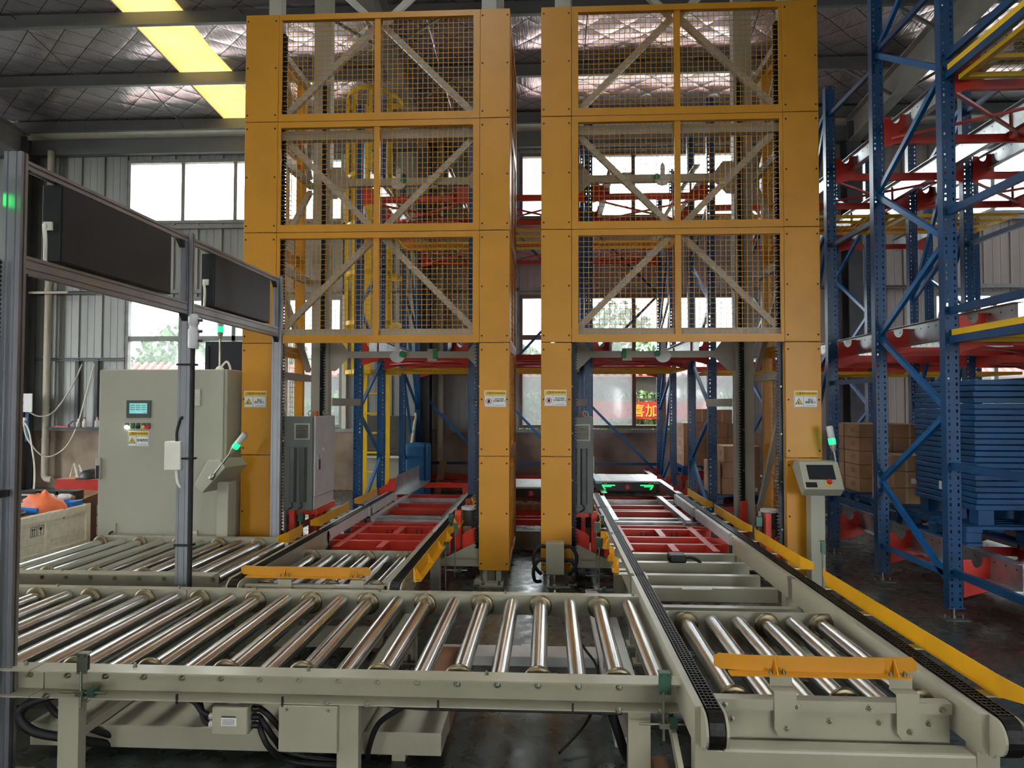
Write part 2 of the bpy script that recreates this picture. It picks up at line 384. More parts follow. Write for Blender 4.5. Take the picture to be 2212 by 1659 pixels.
# ---- roof: foil sheets between purlins, roof lights, purlins, rafters
PY = [12.47-1.535*k for k in range(15)]
SKY = [(-10.2, -9.2), (-6.05, -5.16), (-1.75, -.75), (9.3, 10.15)]  # first and third strips are unseen, added for overhead and left fill light
ceil = struct(MB().box(XL, XR, YB-.02, YB+.25, 6.86, 6.9).build('ceiling', 'roof_steel'))
ybands = [YB]+PY+[YF]
COLX = [-9.87, -2.25, 5.38, 13.0]
for k in range(len(ybands)-1):
    y1, y0 = ybands[k], ybands[k+1]
    xs = [XL]+[e for s in SKY for e in s]+[XR]
    for i in range(0, len(xs), 2):
        g = MB(); nx = max(2, int((xs[i+1]-xs[i])/.25)); ny = 8; vs = []
        for a in range(nx+1):
            for c in range(ny+1):
                x = xs[i]+(xs[i+1]-xs[i])*a/nx; y = y0+(y1-y0)*c/ny
                sag = -.035*math.sin(math.pi*c/ny)*(1+.5*math.sin(x*2.3+k)); vs.append((x, y, roof_z(y)+sag+.012*math.sin(x*5.1+y*3.7)*math.sin(math.pi*c/ny)))
        g.add(vs, [(a*(ny+1)+c, a*(ny+1)+c+1, (a+1)*(ny+1)+c+1, (a+1)*(ny+1)+c) for a in range(nx) for c in range(ny)], True)
        g.build('foil_sheet', 'roof_foil', ceil)
        MB().add([(xs[i], y0, roof_z(y0)+.1), (xs[i+1], y0, roof_z(y0)+.1), (xs[i+1], y1, roof_z(y1)+.1), (xs[i], y1, roof_z(y1)+.1)], [(0, 1, 2, 3)]).build('roof_sheet', 'roof_steel', ceil)
    for j, (a, c) in enumerate(SKY):
        if j in (0, 2) and not -3.5 < y0 < 4.0:         # added strips: open only over the conveyors for fill light, foil elsewhere
            MB().add([(a, y0, roof_z(y0)), (c, y0, roof_z(y0)), (c, y1, roof_z(y1)), (a, y1, roof_z(y1))], [(3, 2, 1, 0)]).build('foil_sheet', 'roof_foil', ceil); continue
        MB().add([(a, y0, roof_z(y0)), (c, y0, roof_z(y0)), (c, y1, roof_z(y1)), (a, y1, roof_z(y1))], [(3, 2, 1, 0)]).build('roof_light_panel', 'roof_light' if j == 1 else 'unseen_roof_light', ceil)
for y in PY:
    z = roof_z(y)-.02
    pr = MB().prism([(y, z-.22), (y-.07, z-.22), (y-.07, z-.2), (y-.012, z-.212), (y-.012, z-.008), (y+.06, z-.008), (y+.06, z), (y, z)], 'x', XL, XR).build('purlin', 'roof_steel', ceil)
for x in COLX:
    mb = MB()
    for (w, zt, zb) in ((.1, -.24, -.26), (.1, -.68, -.7), (.006, -.26, -.68)):
        mb.add([(x+sx*w, y, roof_z(y)+dz) for y in (YB-.3, YF) for (sx, dz) in ((-1, zb), (1, zb), (1, zt), (-1, zt))], [(0, 1, 2, 3), (7, 6, 5, 4), (0, 4, 5, 1), (1, 5, 6, 2), (2, 6, 7, 3), (3, 7, 4, 0)])
    mb.build('rafter', 'rafter_grey', ceil)
    c = MB().box(x-.12, x+.12, YB-.42, YB-.4, 0, 6.6).box(x-.12, x+.12, YB-.12, YB-.1, 0, 6.6).box(x-.008, x+.008, YB-.4, YB-.12, 0, 6.6)
    c.build('steel_column', 'dark_steel', wb)
for (x, y, dx) in ((-7.6, 9.3, .0), (-4.3, 9.3, .1), (-6.7, 10.9, -.05), (-3.9, 10.9, .0), (2.9, 9.3, .1), (3.4, 10.9, -.1), (.55, 9.4, 0)):   # thin sag rods between purlins
    MB().cyl((x, y, roof_z(y)-.08), (x+dx, y+1.5, roof_z(y+1.5)-.2), .008, 6).build('sag_rod', 'dark_steel', ceil)
for x in (-2.25, 5.38):
    for sx in (-1, 1):
        for y in (9.4, 10.93): MB().bar((x+sx*.03, y, roof_z(y)-.66), (x+sx*.75, y, roof_z(y)-.22), .04, .04).build('knee_brace', 'roof_steel', ceil)
# ================================================================== outside, seen through the windows
mat('leaf', (58,92,32), .6, var=.35, scale=3); mat('leaf_dark', (52,84,38), .6, var=.35, scale=3); mat('bark', (90,74,60), .8)
mat('roof_tile', (140,78,72), .7, var=.1); mat('render_grey', (92,90,87), .85, var=.1); mat('iron', (52,46,40), .6)
mat('banner_red', (150,24,20), .6, var=.04); mat('banner_yellow', (190,140,30), .6); mat('building_white', (150,154,160), .8, var=.04)
def leaves(mb, c, rx, ry, rz, n, s):
    for _ in range(n):
        th = rnd.uniform(0, 2*math.pi); ph = math.acos(rnd.uniform(-1, 1)); k = rnd.uniform(.7, 1)
        p = Vector((c[0]+rx*k*math.sin(ph)*math.cos(th), c[1]+ry*k*math.sin(ph)*math.sin(th), c[2]+rz*k*math.cos(ph)))
        e = Euler((rnd.uniform(0, 6), rnd.uniform(0, 6), rnd.uniform(0, 6))).to_matrix(); a = e @ Vector((s, 0, 0)); b_ = e @ Vector((0, s*.6, 0))
        mb.add([p-a, p+b_, p+a, p-b_], [(0, 1, 2, 3)])
    return mb
for i, x in enumerate((-9.6, -7.4, -5.2, .0, 2.2, 4.4, 8.5, 10.8)):
    mb = leaves(MB(), (x, 16.6, .95), 1.0, .4, .98, 1700, .085)
    mb.box(x-.95, x+.95, 16.45, 16.75, -.1, 1.72)
    tag(mb.build('hedge', 'leaf'), ['green clipped hedge outside the left windows, leftmost of the row', 'green clipped hedge outside the left windows, second of the row', 'green clipped hedge outside behind the left lift', 'green hedge outside behind the gap between the lifts', 'green hedge outside behind the fence and red banner', 'green hedge outside behind the right lift', 'green hedge outside the right bay window', 'green hedge outside at the far right'][i], 'hedge', 'hedges along the boundary')
bw = thing('boundary_wall', 'grey rendered boundary wall with pinkish tile coping outside the windows', 'wall', (0, 17.6, -.1))
MB().box(-30, 30, 17.6, 17.8, -.1, 2.32).build('wall_body', 'render_grey', bw)
tl = MB()
MB().prism([(17.3, 2.28), (17.3, 2.33), (17.7, 2.62), (18.1, 2.33), (18.1, 2.28)], 'x', -30, 30).build('coping', 'roof_tile', bw)
rt_ = MB().cyl((0, 17.28, 2.33), (0, 17.7, 2.66), .05, 8); rme = mesh_of(rt_, 'ridge_tile', 'roof_tile')
for k in range(120): inst(rme, 'ridge_tile', T((-12+k*.21, 0, 0)), bw)
fe = thing('iron_fence', 'dark wrought iron fence with spear tops outside the open window', 'fence', (2.5, 15.8, -.1))
MB().box(-1, 9, 15.79, 15.81, 1.70, 1.735).build('top_rail', 'iron', fe); MB().box(-1, 9, 15.79, 15.81, .3, .335).build('bottom_rail', 'iron', fe)
sp = mesh_of(MB().box(-.009, .009, -.009, .009, -.1, 1.74).lathe([(.004, 1.73), (.03, 1.76), (.012, 1.79), (.036, 1.815), (.012, 1.85), (.002, 1.9)], n=6).bar((-.06, 0, 1.83), (0, 0, 1.77), .012, .014).bar((.06, 0, 1.83), (0, 0, 1.77), .012, .014), 'spear_bar', 'iron')
bo = mesh_of(MB().box(-.009, .009, -.009, .009, -.1, 1.72), 'bar', 'iron')
for k in range(55):
    inst(sp, 'spear_bar', T((-.9+k*.18, 15.8, 0)), fe); inst(bo, 'bar', T((-.81+k*.18, 15.8, 0)), fe)
bn = thing('cloth_banner', 'red cloth banner with yellow characters hanging on the iron fence', 'banner', (2.2, 15.76, 1.2))
g = MB(); nb = 40
g.add([(.95+2.6*i/nb, 15.765+.012*math.sin(i*1.3), z) for i in range(nb+1) for z in (1.27, 1.66)], [(2*i, 2*i+2, 2*i+3, 2*i+1) for i in range(nb)], True)
g.build('cloth', 'banner_red', bn)
for ch, x in (('喜', 2.02), ('加', 2.33)):
    me = text_mesh(ch, .3, bold=.004); me.materials.append(MATS['banner_yellow']); inst(me, 'lettering', T((x, 15.745, 1.44)) @ FACE_CAM, bn)
ob = thing('factory_building', 'pale white factory building far beyond the left window', 'building', (-26, 40, 0))
MB().box(-36, -23.3, 40, 60, -.1, 6.9).prism([(40, 6.9), (60, 6.9), (50, 7.6)], 'x', -36, -23.3).build('hall', 'building_white', ob); MB().box(-23.3, -14, 42, 56, -.1, 5.6).build('annex', 'building_white', ob)
for i, (x, y, h, r_, lab) in enumerate(((-13.4, 24, 4.6, 1.9, 'leafy green tree outside the left window beside the white building'), (-9.4, 25, 4.9, 1.5, 'thin leafy tree outside behind the green cabinet beacon'), (-5.6, 23, 5.0, 1.5, 'bright green tree outside behind the left lift mesh'), (2.2, 25, 5.2, 2.6, 'green tree outside behind the right lift'), (12, 24, 4.4, 2.2, 'green tree outside the far right window'), (-1.2, 26, 4.4, 1.8, 'green tree outside seen in the gap between the lifts'))):
    t = thing('leafy_tree', lab, 'tree', (x, y, -.1), 'trees beyond the boundary wall')
    MB().cyl((x, y, -.1), (x, y, h*.6), .12, 8, .06).build('trunk', 'bark', t)
    mb = MB()
    for _ in range(5): leaves(mb, (x+rnd.uniform(-1, 1), y+rnd.uniform(-1, 1), h*.62+rnd.uniform(-.8, .7)), r_*.6, r_*.6, r_*.55, 420, .13)
    mb.build('crown', 'leaf' if i % 2 == 0 else 'leaf_dark', t)
# ================================================================== the two pallet lifts
ZS = [.12, 1.135, 2.15, 3.165, 4.19, 5.195]
def warning_sign(name, label, x0, x1, z0, z1, y, kind, rz=0.):
    s = thing(name, label, 'sign', ((x0+x1)/2, y, z0)); w = x1-x0; h = z1-z0; t = .0015
    MB().box(x0, x1, y-t, y, z0, z1).build('plate', 'label_white', s)
    zb = z1-h*.30
    MB().box(x0+.006, x1-.006, y-2*t, y-t, zb, z1-.006).build('yellow_band', 'label_yellow', s)
    fr = MB().frame('y', y-2*t, y-t, x0+.004, x1-.004, z0+.004, zb-.004, .0015); xm = x0+w*.40
    fr.box(xm-.0008, xm+.0008, y-2*t, y-t, z0+.006, zb-.006); fr.build('rule', 'ink_black', s)
    def tri(cx, cz, r, y0):
        return [(cx-r*.95, cz-r*.55), (cx+r*.95, cz-r*.55), (cx, cz+r)]
    zc = zb+(z1-zb)*.45
    MB().prism(tri(x0+w*.16, zc, .014, 0), 'y', y-3*t, y-2*t).build('warning_triangle', 'ink_black', s); MB().prism(tri(x0+w*.16, zc, .009, 0), 'y', y-3.6*t, y-3*t).build('warning_triangle', 'label_yellow', s)
    def txt(b, cx, cz, size, bold=.0):
        me = text_mesh(b, size, bold=bold); me.materials.append(MATS['ink_black']); inst(me, 'lettering', T((cx, y-2.6*t, cz)) @ FACE_CAM, s)
    txt('警告/WARNING', x0+w*.60, zc, w*.108, .0004)
    cx, cz = x0+w*.20, (z0+zb)/2; tx = xm+(x1-xm)/2
    if kind == 'hand':
        mb = MB(); n = 24
        for i in range(n):
            a, b2 = 2*math.pi*i/n, 2*math.pi*(i+1)/n
            mb.prism([(cx+.027*math.cos(a), cz+.027*math.sin(a)), (cx+.027*math.cos(b2), cz+.027*math.sin(b2)), (cx+.022*math.cos(b2), cz+.022*math.sin(b2)), (cx+.022*math.cos(a), cz+.022*math.sin(a))], 'y', y-2.6*t, y-t)
        mb.bar((cx-.018, y-2.8*t, cz+.018), (cx+.018, y-2.8*t, cz-.018), .001, .004, (0, 1, 0)); mb.build('prohibition_ring', 'ink_red', s)
        hb = MB().prism([(cx-.011, cz-.014), (cx+.008, cz-.014), (cx+.013, cz-.002), (cx+.011, cz+.006), (cx-.010, cz+.006)], 'y', y-2.2*t, y-t)
        for k in range(4): hb.box(cx-.010+k*.0055, cx-.0055+k*.0055, y-2.2*t, y-t, cz+.004, cz+.014+(.003 if k in (1, 2) else 0))
        hb.build('hand_symbol', 'ink_black', s)
        txt('机器运作中', tx, cz+.018, w*.085, .0006); txt('请不要将手放入', tx, cz+.001, w*.078, .0006)
    else:
        MB().prism(tri(cx, cz-.004, .034, 0), 'y', y-2*t, y-t).build('warning_triangle', 'ink_black', s); MB().prism(tri(cx, cz-.004, .027, 0), 'y', y-2.6*t, y-2*t).build('warning_triangle', 'label_yellow', s)
        if kind == 'bolt': MB().prism([(cx+.002, cz+.014), (cx-.007, cz-.003), (cx, cz-.002), (cx-.003, cz-.016), (cx+.007, cz+.003), (cx, cz+.002)], 'y', y-3.2*t, y-2.6*t).build('flash_symbol', 'ink_black', s); txt('有电危险', tx, cz+.004, w*.13, .0006)
        else:
            MB().lathe([(.006, 0), (.006, .001)], (cx-.004, y-3*t, cz-.008), (0, -1, 0), 10).bar((cx-.004, y-3*t, cz-.006), (cx+.010, y-3*t, cz-.016), .001, .004, (0, 1, 0)).bar((cx-.008, y-3*t, cz), (cx+.004, y-3*t, cz+.006), .001, .004, (0, 1, 0)).build('gear_symbol', 'ink_black', s)
            txt('当心', tx, cz+.016, w*.115, .0006); txt('机械伤人', tx, cz-.006, w*.115, .0006)
    MB().box(tx-w*.20, tx+w*.20, y-2*t, y-t, z0+.016, z0+.0185).build('small_print', 'ink_black', s)
    return s
bolt6 = None
def hexbolt(mb, p, ax, r=.008, h=.008):
    p = Vector(p); mb.cyl(p, p+Vector(ax)*h, r, 6); return mb
def gear_rack(x0, y, z0, z1, side, parent):
    mb = MB().box(x0, x0+.034*side if side > 0 else x0, y, y+.03, z0, z1) if side > 0 else MB().box(x0-.034, x0, y, y+.03, z0, z1)
    xe = x0+.034*side; p = .03; n = int((z1-z0)/p); vs = []; fs = []
    for i in range(n):
        z = z0+i*p; o = len(vs)
        vs += [(xe, y, z+.004), (xe, y+.03, z+.004), (xe+.018*side, y, z+.011), (xe+.018*side, y+.03, z+.011), (xe+.018*side, y, z+.017), (xe+.018*side, y+.03, z+.017), (xe, y, z+.024), (xe, y+.03, z+.024)]
        f = [(0, 1, 3, 2), (2, 3, 5, 4), (4, 5, 7, 6), (0, 2, 4, 6), (1, 7, 5, 3)]
        fs += [tuple(a+o for a in (q_ if side > 0 else reversed(q_))) for q_ in f]
    mb.add(vs, fs); r = mb.build('gear_rack', 'rack_tooth', parent)
    bl = MB()
    for k in range(int((z1-z0)/.42)): bl.cyl((x0+.012*side, y-.005, z0+.2+k*.42), (x0+.012*side, y, z0+.2+k*.42), .008, 8)
    bl.build('bolt', 'zinc', r); return r
def pallet_lift(label, mirror):
    global MIRX
    MIRX = -.407 if mirror else None
    cx = -1.57 if not mirror else 1.16
    t = thing('pallet_lift', label, 'pallet lift', (cx, 6.8, 0))
    F = 6.19
    # front corner posts: five folded panels each
    for (x0, x1) in ((-2.79, -2.482), (-.616, -.344)):
        for k in range(5):
            z0, z1 = ZS[k]+.003, ZS[k+1]-.003
            p = MB().box(x0, x1, F, F+.018, z0, z1).box(x0, x0+.015, F+.018, F+.24 if x0 < -2 else F+.05, z0, z1).box(x1-.015, x1, F+.018, F+.05 if x0 < -2 else F+.24, z0, z1).build('corner_panel', 'yellow_paint', t, bev=.004)
            b = MB()
            for zz in (z0+.06, (z0+z1)/2, z1-.06):
                for xx in (x0+.022, x1-.024): b.cyl((xx, F-.003, zz), (xx, F, zz), .0085, 8)
            b.build('bolt', 'ink_black', p)
    # front mesh panels
    for k in (2, 3, 4):
        z0, z1 = ZS[k]+.003, ZS[k+1]-.003; a, b_ = z0+.068, z1-.053
        p = MB().box(-2.479, -2.452, F+.004, F+.026, z0, z1).box(-.678, -.619, F+.004, F+.026, z0, z1).box(-2.452, -.678, F+.004, F+.026, z0, a).box(-2.452, -.678, F+.004, F+.026, b_, z1)
        p.box(-2.452, -.678, F+.026, F+.045, a, a+.004).box(-2.452, -.678, F+.026, F+.045, b_-.004, b_)
        pf = p.build('mesh_frame', 'yellow_paint', t)
        MB().box(-1.588, -1.535, F+.012, F+.05, a, b_).build('centre_bar', 'yellow_paint', pf)
        w = grid_wires(MB(), 'y', F+.034, -2.452, -.678, a, b_, .0457, .0021).build('wire_mesh', 'yellow_paint', pf); w['kind'] = 'stuff'
    # side mesh panels
    for xs, sgn in ((-2.785, 1), (-.349, -1)):
        for k in range(5):
            z0, z1 = ZS[k]+.003, ZS[k+1]-.003; xa, xb = sorted((xs, xs+.03*sgn))
            p = MB().frame('x', xa, xb, F+.25, 7.56, z0, z1, .055).box(xa, xb, 6.98, 7.02, z0+.055, z1-.055).build('side_mesh_frame', 'yellow_paint', t)
            w = grid_wires(MB(), 'x', (xa+xb)/2, F+.305, 7.505, z0+.055, z1-.055, .05, .002).build('wire_mesh', 'yellow_paint', p); w['kind'] = 'stuff'
        MB().box(xs+.03*sgn, xs+.09*sgn, 7.5, 7.56, .12, 5.19).build('side_post', 'yellow_paint', t)
    # masts with gear racks
    for (x0, x1, y0, rx, side) in ((-2.60, -2.484, 6.25, -2.478, 1), (-2.54, -2.352, 7.32, -2.432, 1), (-.61, -.47, 6.25, -.612, -1), (-.66, -.48, 7.32, -.66, -1)):
        MB().box(x0, x1, y0, y0+.12, .02, 6.15).build('mast', 'mast_grey', t, bev=.004)
        MB().box(x0-.05, x1+.05, y0-.06, y0+.18, 0, .02).build('base_plate', 'mast_grey', t)
        gear_rack(rx, y0-.032 if y0 > 7 else y0+.01, .3, 5.05, side, t)
    # braces and beams
    def beam(p, q, w=.045, h=.055, m='mast_grey', n='brace'): return MB().bar(p, q, w, h).build(n, m, t)
    yb = 6.30
    for (p, q) in (((-1.59, 5.12), (-2.46, 4.27)), ((-1.53, 5.12), (-.66, 4.25)), ((-2.47, 4.09), (-1.60, 3.2)), ((-.66, 4.07), (-1.53, 3.2)), ((-1.59, 3.14), (-2.47, 2.27)), ((-1.53, 3.14), (-.65, 2.26)), ((-1.6, 5.14), (-2.45, 5.95)), ((-1.52, 5.14), (-.66, 5.95))):
        beam((p[0], yb, p[1]), (q[0], yb, q[1]))
    for z0, z1 in ((4.04, 4.125), (2.218, 2.285)): MB().box(-2.48, -.61, 6.255, 6.33, z0, z1).build('cross_beam', 'mast_grey', t)
    for sx, xx in ((1, -2.56), (-1, -.54)):
        for i, z in enumerate((.35, 1.87, 2.9, 3.95, 4.98)): MB().box(xx-.025, xx+.025, 6.37, 7.32, z-.035, z+.035).build('side_beam', 'mast_grey', t)
        for (ya, za, yb2, zb) in ((6.4, 1.75, 7.3, .45), (7.3, 1.95, 6.4, 2.85), (6.4, 2.98, 7.3, 3.88), (7.3, 4.02, 6.4, 4.92)): beam((xx, ya, za), (xx, yb2, zb), .05, .045)
    for (z0, z1) in ((2.095, 2.165), (3.965, 4.045)):
        MB().box(-2.35, -.66, 7.38, 7.44, z0, z1).build('cross_beam', 'mast_grey', t)
        for x, s in ((-2.35, 1), (-.66, -1)): MB().prism([(x, z0-.14), (x+.06*s, z0-.14), (x+.2*s, z0), (x+.2*s, z1), (x+.1*s, z1+.13), (x, z1+.13)], 'y', 7.375, 7.385).build('gusset_plate', 'mast_grey', t)
        zc = (z0+z1)/2
        c = MB().prism([(-1.615+.085*math.cos(a), zc-.005+.085*math.sin(a)) for a in [math.pi+math.pi*i/10 for i in range(11)]]+[(-1.56, zc+.03), (-1.66, zc+.03)], 'y', 7.36, 7.37).build('pointer_disc', 'light_grey', t)
        MB().cyl((-1.555, 7.345, zc+.005), (-1.555, 7.36, zc+.005), .034, 14).build('green_cap', 'hook_green', t)
        MB().prism([(-1.645, zc+.02), (-1.595, zc+.02), (-1.595, zc+.13), (-1.62, zc+.17), (-1.645, zc+.13)], 'y', 7.372, 7.378).box(-1.628, -1.612, 7.37, 7.38, zc+.05, zc+.12).build('lifting_lug', 'white_paint', t)
        MB().box(-1.29, -1.19, 7.36, 7.37, zc-.07, zc+.06).build('sensor_plate', 'mast_grey', t); MB().box(-1.23, -1.18, 7.345, 7.36, zc-.045, zc+.05).build('sensor', 'hook_green', t, bev=.008)
    MB().bar((-2.35, 7.46, 1.62), (-2.285, 8.36, 1.62), .01, .085).build('tie_bracket', 'mast_grey', t)
    MB().bar((-.56, 7.46, 1.62), (-.87, 8.36, 1.62), .01, .085).build('tie_bracket', 'mast_grey', t)
    # base frame
    MB().box(-2.6, -.47, 6.27, 6.35, .14, .215).build('base_beam', 'beige', t); MB().box(-2.6, -.47, 7.36, 7.44, .14, .215).build('base_beam', 'beige', t)
    MB().prism([(-.93, .215), (-.62, .215), (-.62, .37)], 'y', 6.26, 6.275).build('gusset_plate', 'beige', t)
    for x0, x1 in ((-2.72, -2.5), (-.60, -.40)):
        f = MB().box(x0, x1, 6.10, 6.38, 0, .014).build('foot_plate', 'beige', t); b = MB()
        for xx in (x0+.03, x1-.03):
            for yy in (6.13, 6.34): b.cyl((xx, yy, .014), (xx, yy, .05), .008, 6); b.cyl((xx, yy, .014), (xx, yy, .026), .015, 6)
        b.build('anchor_bolt', 'zinc', f)
        MB().box(x0+.02, x0+.06, 6.2, 6.3, .014, .14).build('foot_upright', 'beige', t); MB().box(x1-.06, x1-.02, 6.2, 6.3, .014, .14).build('foot_upright', 'beige', t)
    MIRX = None
    return t
L1 = pallet_lift('left yellow pallet lift tower with mesh panels beside the grey control cabinet', False)
L2 = pallet_lift('right yellow pallet lift tower with mesh panels nearest the blue racking', True)
warning_sign('warning_sign', 'crush hazard warning sign on the leftmost yellow post', -2.762, -2.556, 1.565, 1.716, F_ := 6.186, 'crush')
warning_sign('warning_sign', 'no-hands warning sign on the inner post of the left lift', -.569, -.374, 1.574, 1.721, F_, 'hand')
warning_sign('warning_sign', 'no-hands warning sign on the inner post of the right lift', -.033, .164, 1.582, 1.728, F_, 'hand')
warning_sign('warning_sign', 'crush hazard warning sign on the rightmost yellow post', 2.146, 2.345, 1.574, 1.72, F_, 'crush')
# ================================================================== lanes: chain rails, red carriages
def rails(t, y0, y1, dx, m, zb=.36, zt=.5, chain=True):
    for k, (x0, x1, c0, c1) in enumerate(((.532, .626, .567, .62), (1.538, 1.64, 1.578, 1.634))):
        mb = MB().box(x0+dx, x1+dx, y0, y1, zb, zt-.006)
        if k == 0: mb.box(x0+dx, c0+dx-.004, y0, y1, zt-.006, zt+.004).box(c1+dx+.001, x1+dx, y0, y1, zt-.006, zt+.001)
        else: mb.box(x0-.004+dx, c0+dx-.004, y0, y1, zt-.006, zt+.001).box(x0-.004+dx, x0+dx, y0, y1, zt-.03, zt-.006).box(c1+dx+.002, x1+dx, y0, y1, zt-.006, zt+.001)
        r = mb.build('chain_rail', m, t)
        for (ye, s) in ((y0, -1), (y1, 1)):          # end plates
            for xx in (c0+dx-.014, c1+dx+.005):
                MB().prism([(ye-s*.05, zb-.004), (ye+s*.02, zb-.004)]+[(ye+s*(.03+.062*math.cos(a_)), zt-.062+.064*math.sin(a_)) for a_ in [-math.pi/2+math.pi*i/10 for i in range(11)]]+[(ye-s*.05, zt+.002)], 'x', xx, xx+.009).build('end_plate', m, r)
        if chain:
            c = MB(); n = int((y1-y0+.06)/.0254)
            for (a, b_) in ((c0, c0+.004), (c0+.017, c0+.02), (c1-.02, c1-.017), (c1-.004, c1)):
                for i in range(n): yy = y0-.03+i*.0254; c.box(a+dx, b_+dx, yy+.001, yy+.0235, zt, zt+.011)
            for i in range(n): yy = y0-.03+(i+.5)*.0254; c.box(c0+dx, c1+dx, yy-.004, yy+.004, zt+.001, zt+.009)
            c.box(c0+dx, c1+dx, y0-.03, y1+.03, zt-.004, zt+.0015)
            for (ye, s) in ((y0-.03, -1), (y1+.03, 1)):
                c.prism([(ye+s*.0, zt+.008)]+[(ye+s*.055*math.sin(a), zt-.062+.07*math.cos(a)) for a in [math.pi*i/10 for i in range(11)]], 'x', c0+dx, c1+dx)
            ch = c.build('chain', 'chain_black', t); ch['kind'] = 'stuff'
            for (ye, s) in ((y0-.03, -1),):
                MB().cyl((c1+dx+.008, ye, zt-.062), (c1+dx+.02, ye, zt-.062), .022, 14).build('sprocket_boss', 'steel', t)
def guide(t, x, y0, y1, s, z0=.497, z1=.578, m='guard_yellow', parent_name='guide_rail', ends=(1, 1)):
    # folded strip along Y, lead-in ends bent outwards (towards s) and clipped corners
    g = MB(); e = .13; f = .035; th = .005
    st = [(y0, x+s*f*ends[0], z0+.02, z1-.012)]+[(y0+e, x, z0, z1), (y1-e, x, z0, z1)]+[(y1, x+s*f*ends[1], z0+.02, z1-.012)]
    vs = []
    for (y, xx, a, b_) in st: vs += [(xx, y, a), (xx, y, b_), (xx+s*th, y, b_), (xx+s*th, y, a)]
    fs = [(0, 1, 2, 3), (15, 14, 13, 12)]
    for i in range(3): o = 4*i; fs += [(o, o+4, o+5, o+1), (o+1, o+5, o+6, o+2), (o+2, o+6, o+7, o+3), (o+3, o+7, o+4, o)]
    if s < 0: fs = [tuple(reversed(q_)) for q_ in fs]
    g.add(vs, fs)
    xa, xb = sorted((x, x+s*.05)); g.box(xa, xb, y0+e, y1-e, z0-.005, z0)
    r = g.build(parent_name, m, t)
    n = max(1, int((y1-y0)/.55))
    for i in range(n+1):
        yy = y0+e+.05+(y1-y0-2*e-.1)*i/n
        MB().prism([(x+s*.005, z0), (x+s*.05, z0), (x+s*.005, z1-.01)], 'y', yy-.003, yy+.003).build('rib', m, r)
        MB().box(*sorted((x+s*-.05, x+s*.04)), yy-.03, yy+.03, z0-.011, z0-.005).build('bracket', 'zinc', r)
    return r
def carriage(label, mirror, lane):
    global MIRX
    dx = lane; t = thing('lift_carriage', label, 'lift carriage', (1.08+dx, 6.7, .1))
    rails(t, 6.03, 7.40, dx, 'light_grey', zb=.405)
    for y, w in ((6.25, .05), (6.57, .045), (6.98, .05), (7.18, .04)): MB().box(.5+dx, 1.66+dx, y, y+w, .25, .36).build('cross_beam', 'red_paint', t)
    for x in (.70, 1.42): MB().box(x+dx-.03, x+dx+.03, 5.97, 7.23, .27, .363).build('side_rail', 'red_paint', t)
    MB().box(1.05+dx, 1.11+dx, 6.62, 6.98, .29, .362).build('stretcher', 'red_paint', t); MB().box(1.05+dx, 1.11+dx, 5.97, 6.25, .29, .362).build('stretcher', 'red_paint', t)
    b = MB()
    for x in (.92, .97, 1.22, 1.27):
        for z in (.30, .325): b.cyl((x+dx, 6.975, z), (x+dx, 6.981, z), .008, 8)
    b.build('bolt_holes', 'ink_black', t)
    for y in (6.1, 6.75, 7.3):
        for x in (.58, 1.59): MB().box(x+dx-.03, x+dx+.03, y-.03, y+.03, .25, .41).build('rail_support', 'dark_grey', t)
    guide(t, 1.70+dx, 6.05, 7.38, 1, ends=(1, 1)); guide(t, .47+dx, 6.1, 7.3, -1, ends=(1, 1))
    MIRX = -.407 if mirror else None
    # side frames (left-tower coordinates)
    for (xi, xo, s) in ((-.85, -.66, 1), (-2.36, -2.55, -1)):
        xa, xb = sorted((xi, xo))
        MB().box(xa, xb, 6.38, 7.22, .18, .25).build('side_base', 'red_paint', t)
        for y in (6.38, 7.15): MB().box(*sorted((xi, xi+.05*s)), y, y+.06, .25, .62).build('side_post', 'red_paint', t)
        pl = [(xi+.07*s, .23), (xo+.02*s, .23), (xo+.02*s, .49), (xi+.10*s, .435), (xi+.07*s, .41)]
        MB().prism(pl, 'y', 6.33, 6.345).build('side_plate', 'red_paint', t)
        MB().box(*sorted((xi+.05*s, xo)), 6.34, 6.36, .18, .23).build('side_beam', 'red_paint', t)
        MB().cyl((xi+.11*s, 6.62, .3), (xi+.11*s, 6.62, .60), .075, 18).build('drive_motor', 'dark_grey', t)
        mo = MB().cyl((xi+.11*s, 6.62, .60), (xi+.11*s, 6.62, .625), .085, 18).build('motor_cover', 'light_grey', t)
        MB().box(*sorted((xi+.05*s, xi+.13*s)), 6.53, 6.55, .36, .45).build('motor_plate', 'cardboard', t)
        MB().box(*sorted((xi-.02*s, xi-.005*s)), 6.5, 6.54, .44, .62).build('limit_switch', 'mast_grey', t); MB().box(*sorted((xi-.07*s, xi-.02*s)), 6.42, 6.48, .50, .58).build('sensor_box', 'green_zinc', t)
        MB().tube([(xi-.05*s, 6.45, .5), (xi-.06*s, 6.42, .36), (xi-.01*s, 6.4, .26), (xi+.03*s, 6.5, .3)], .008).build('cable', 'rubber', t)
    MIRX = None
    return t
carriage('red lift carriage with chain rails inside the left lift', False, -2.54)
carriage('red lift carriage with chain rails inside the right lift', True, 0)
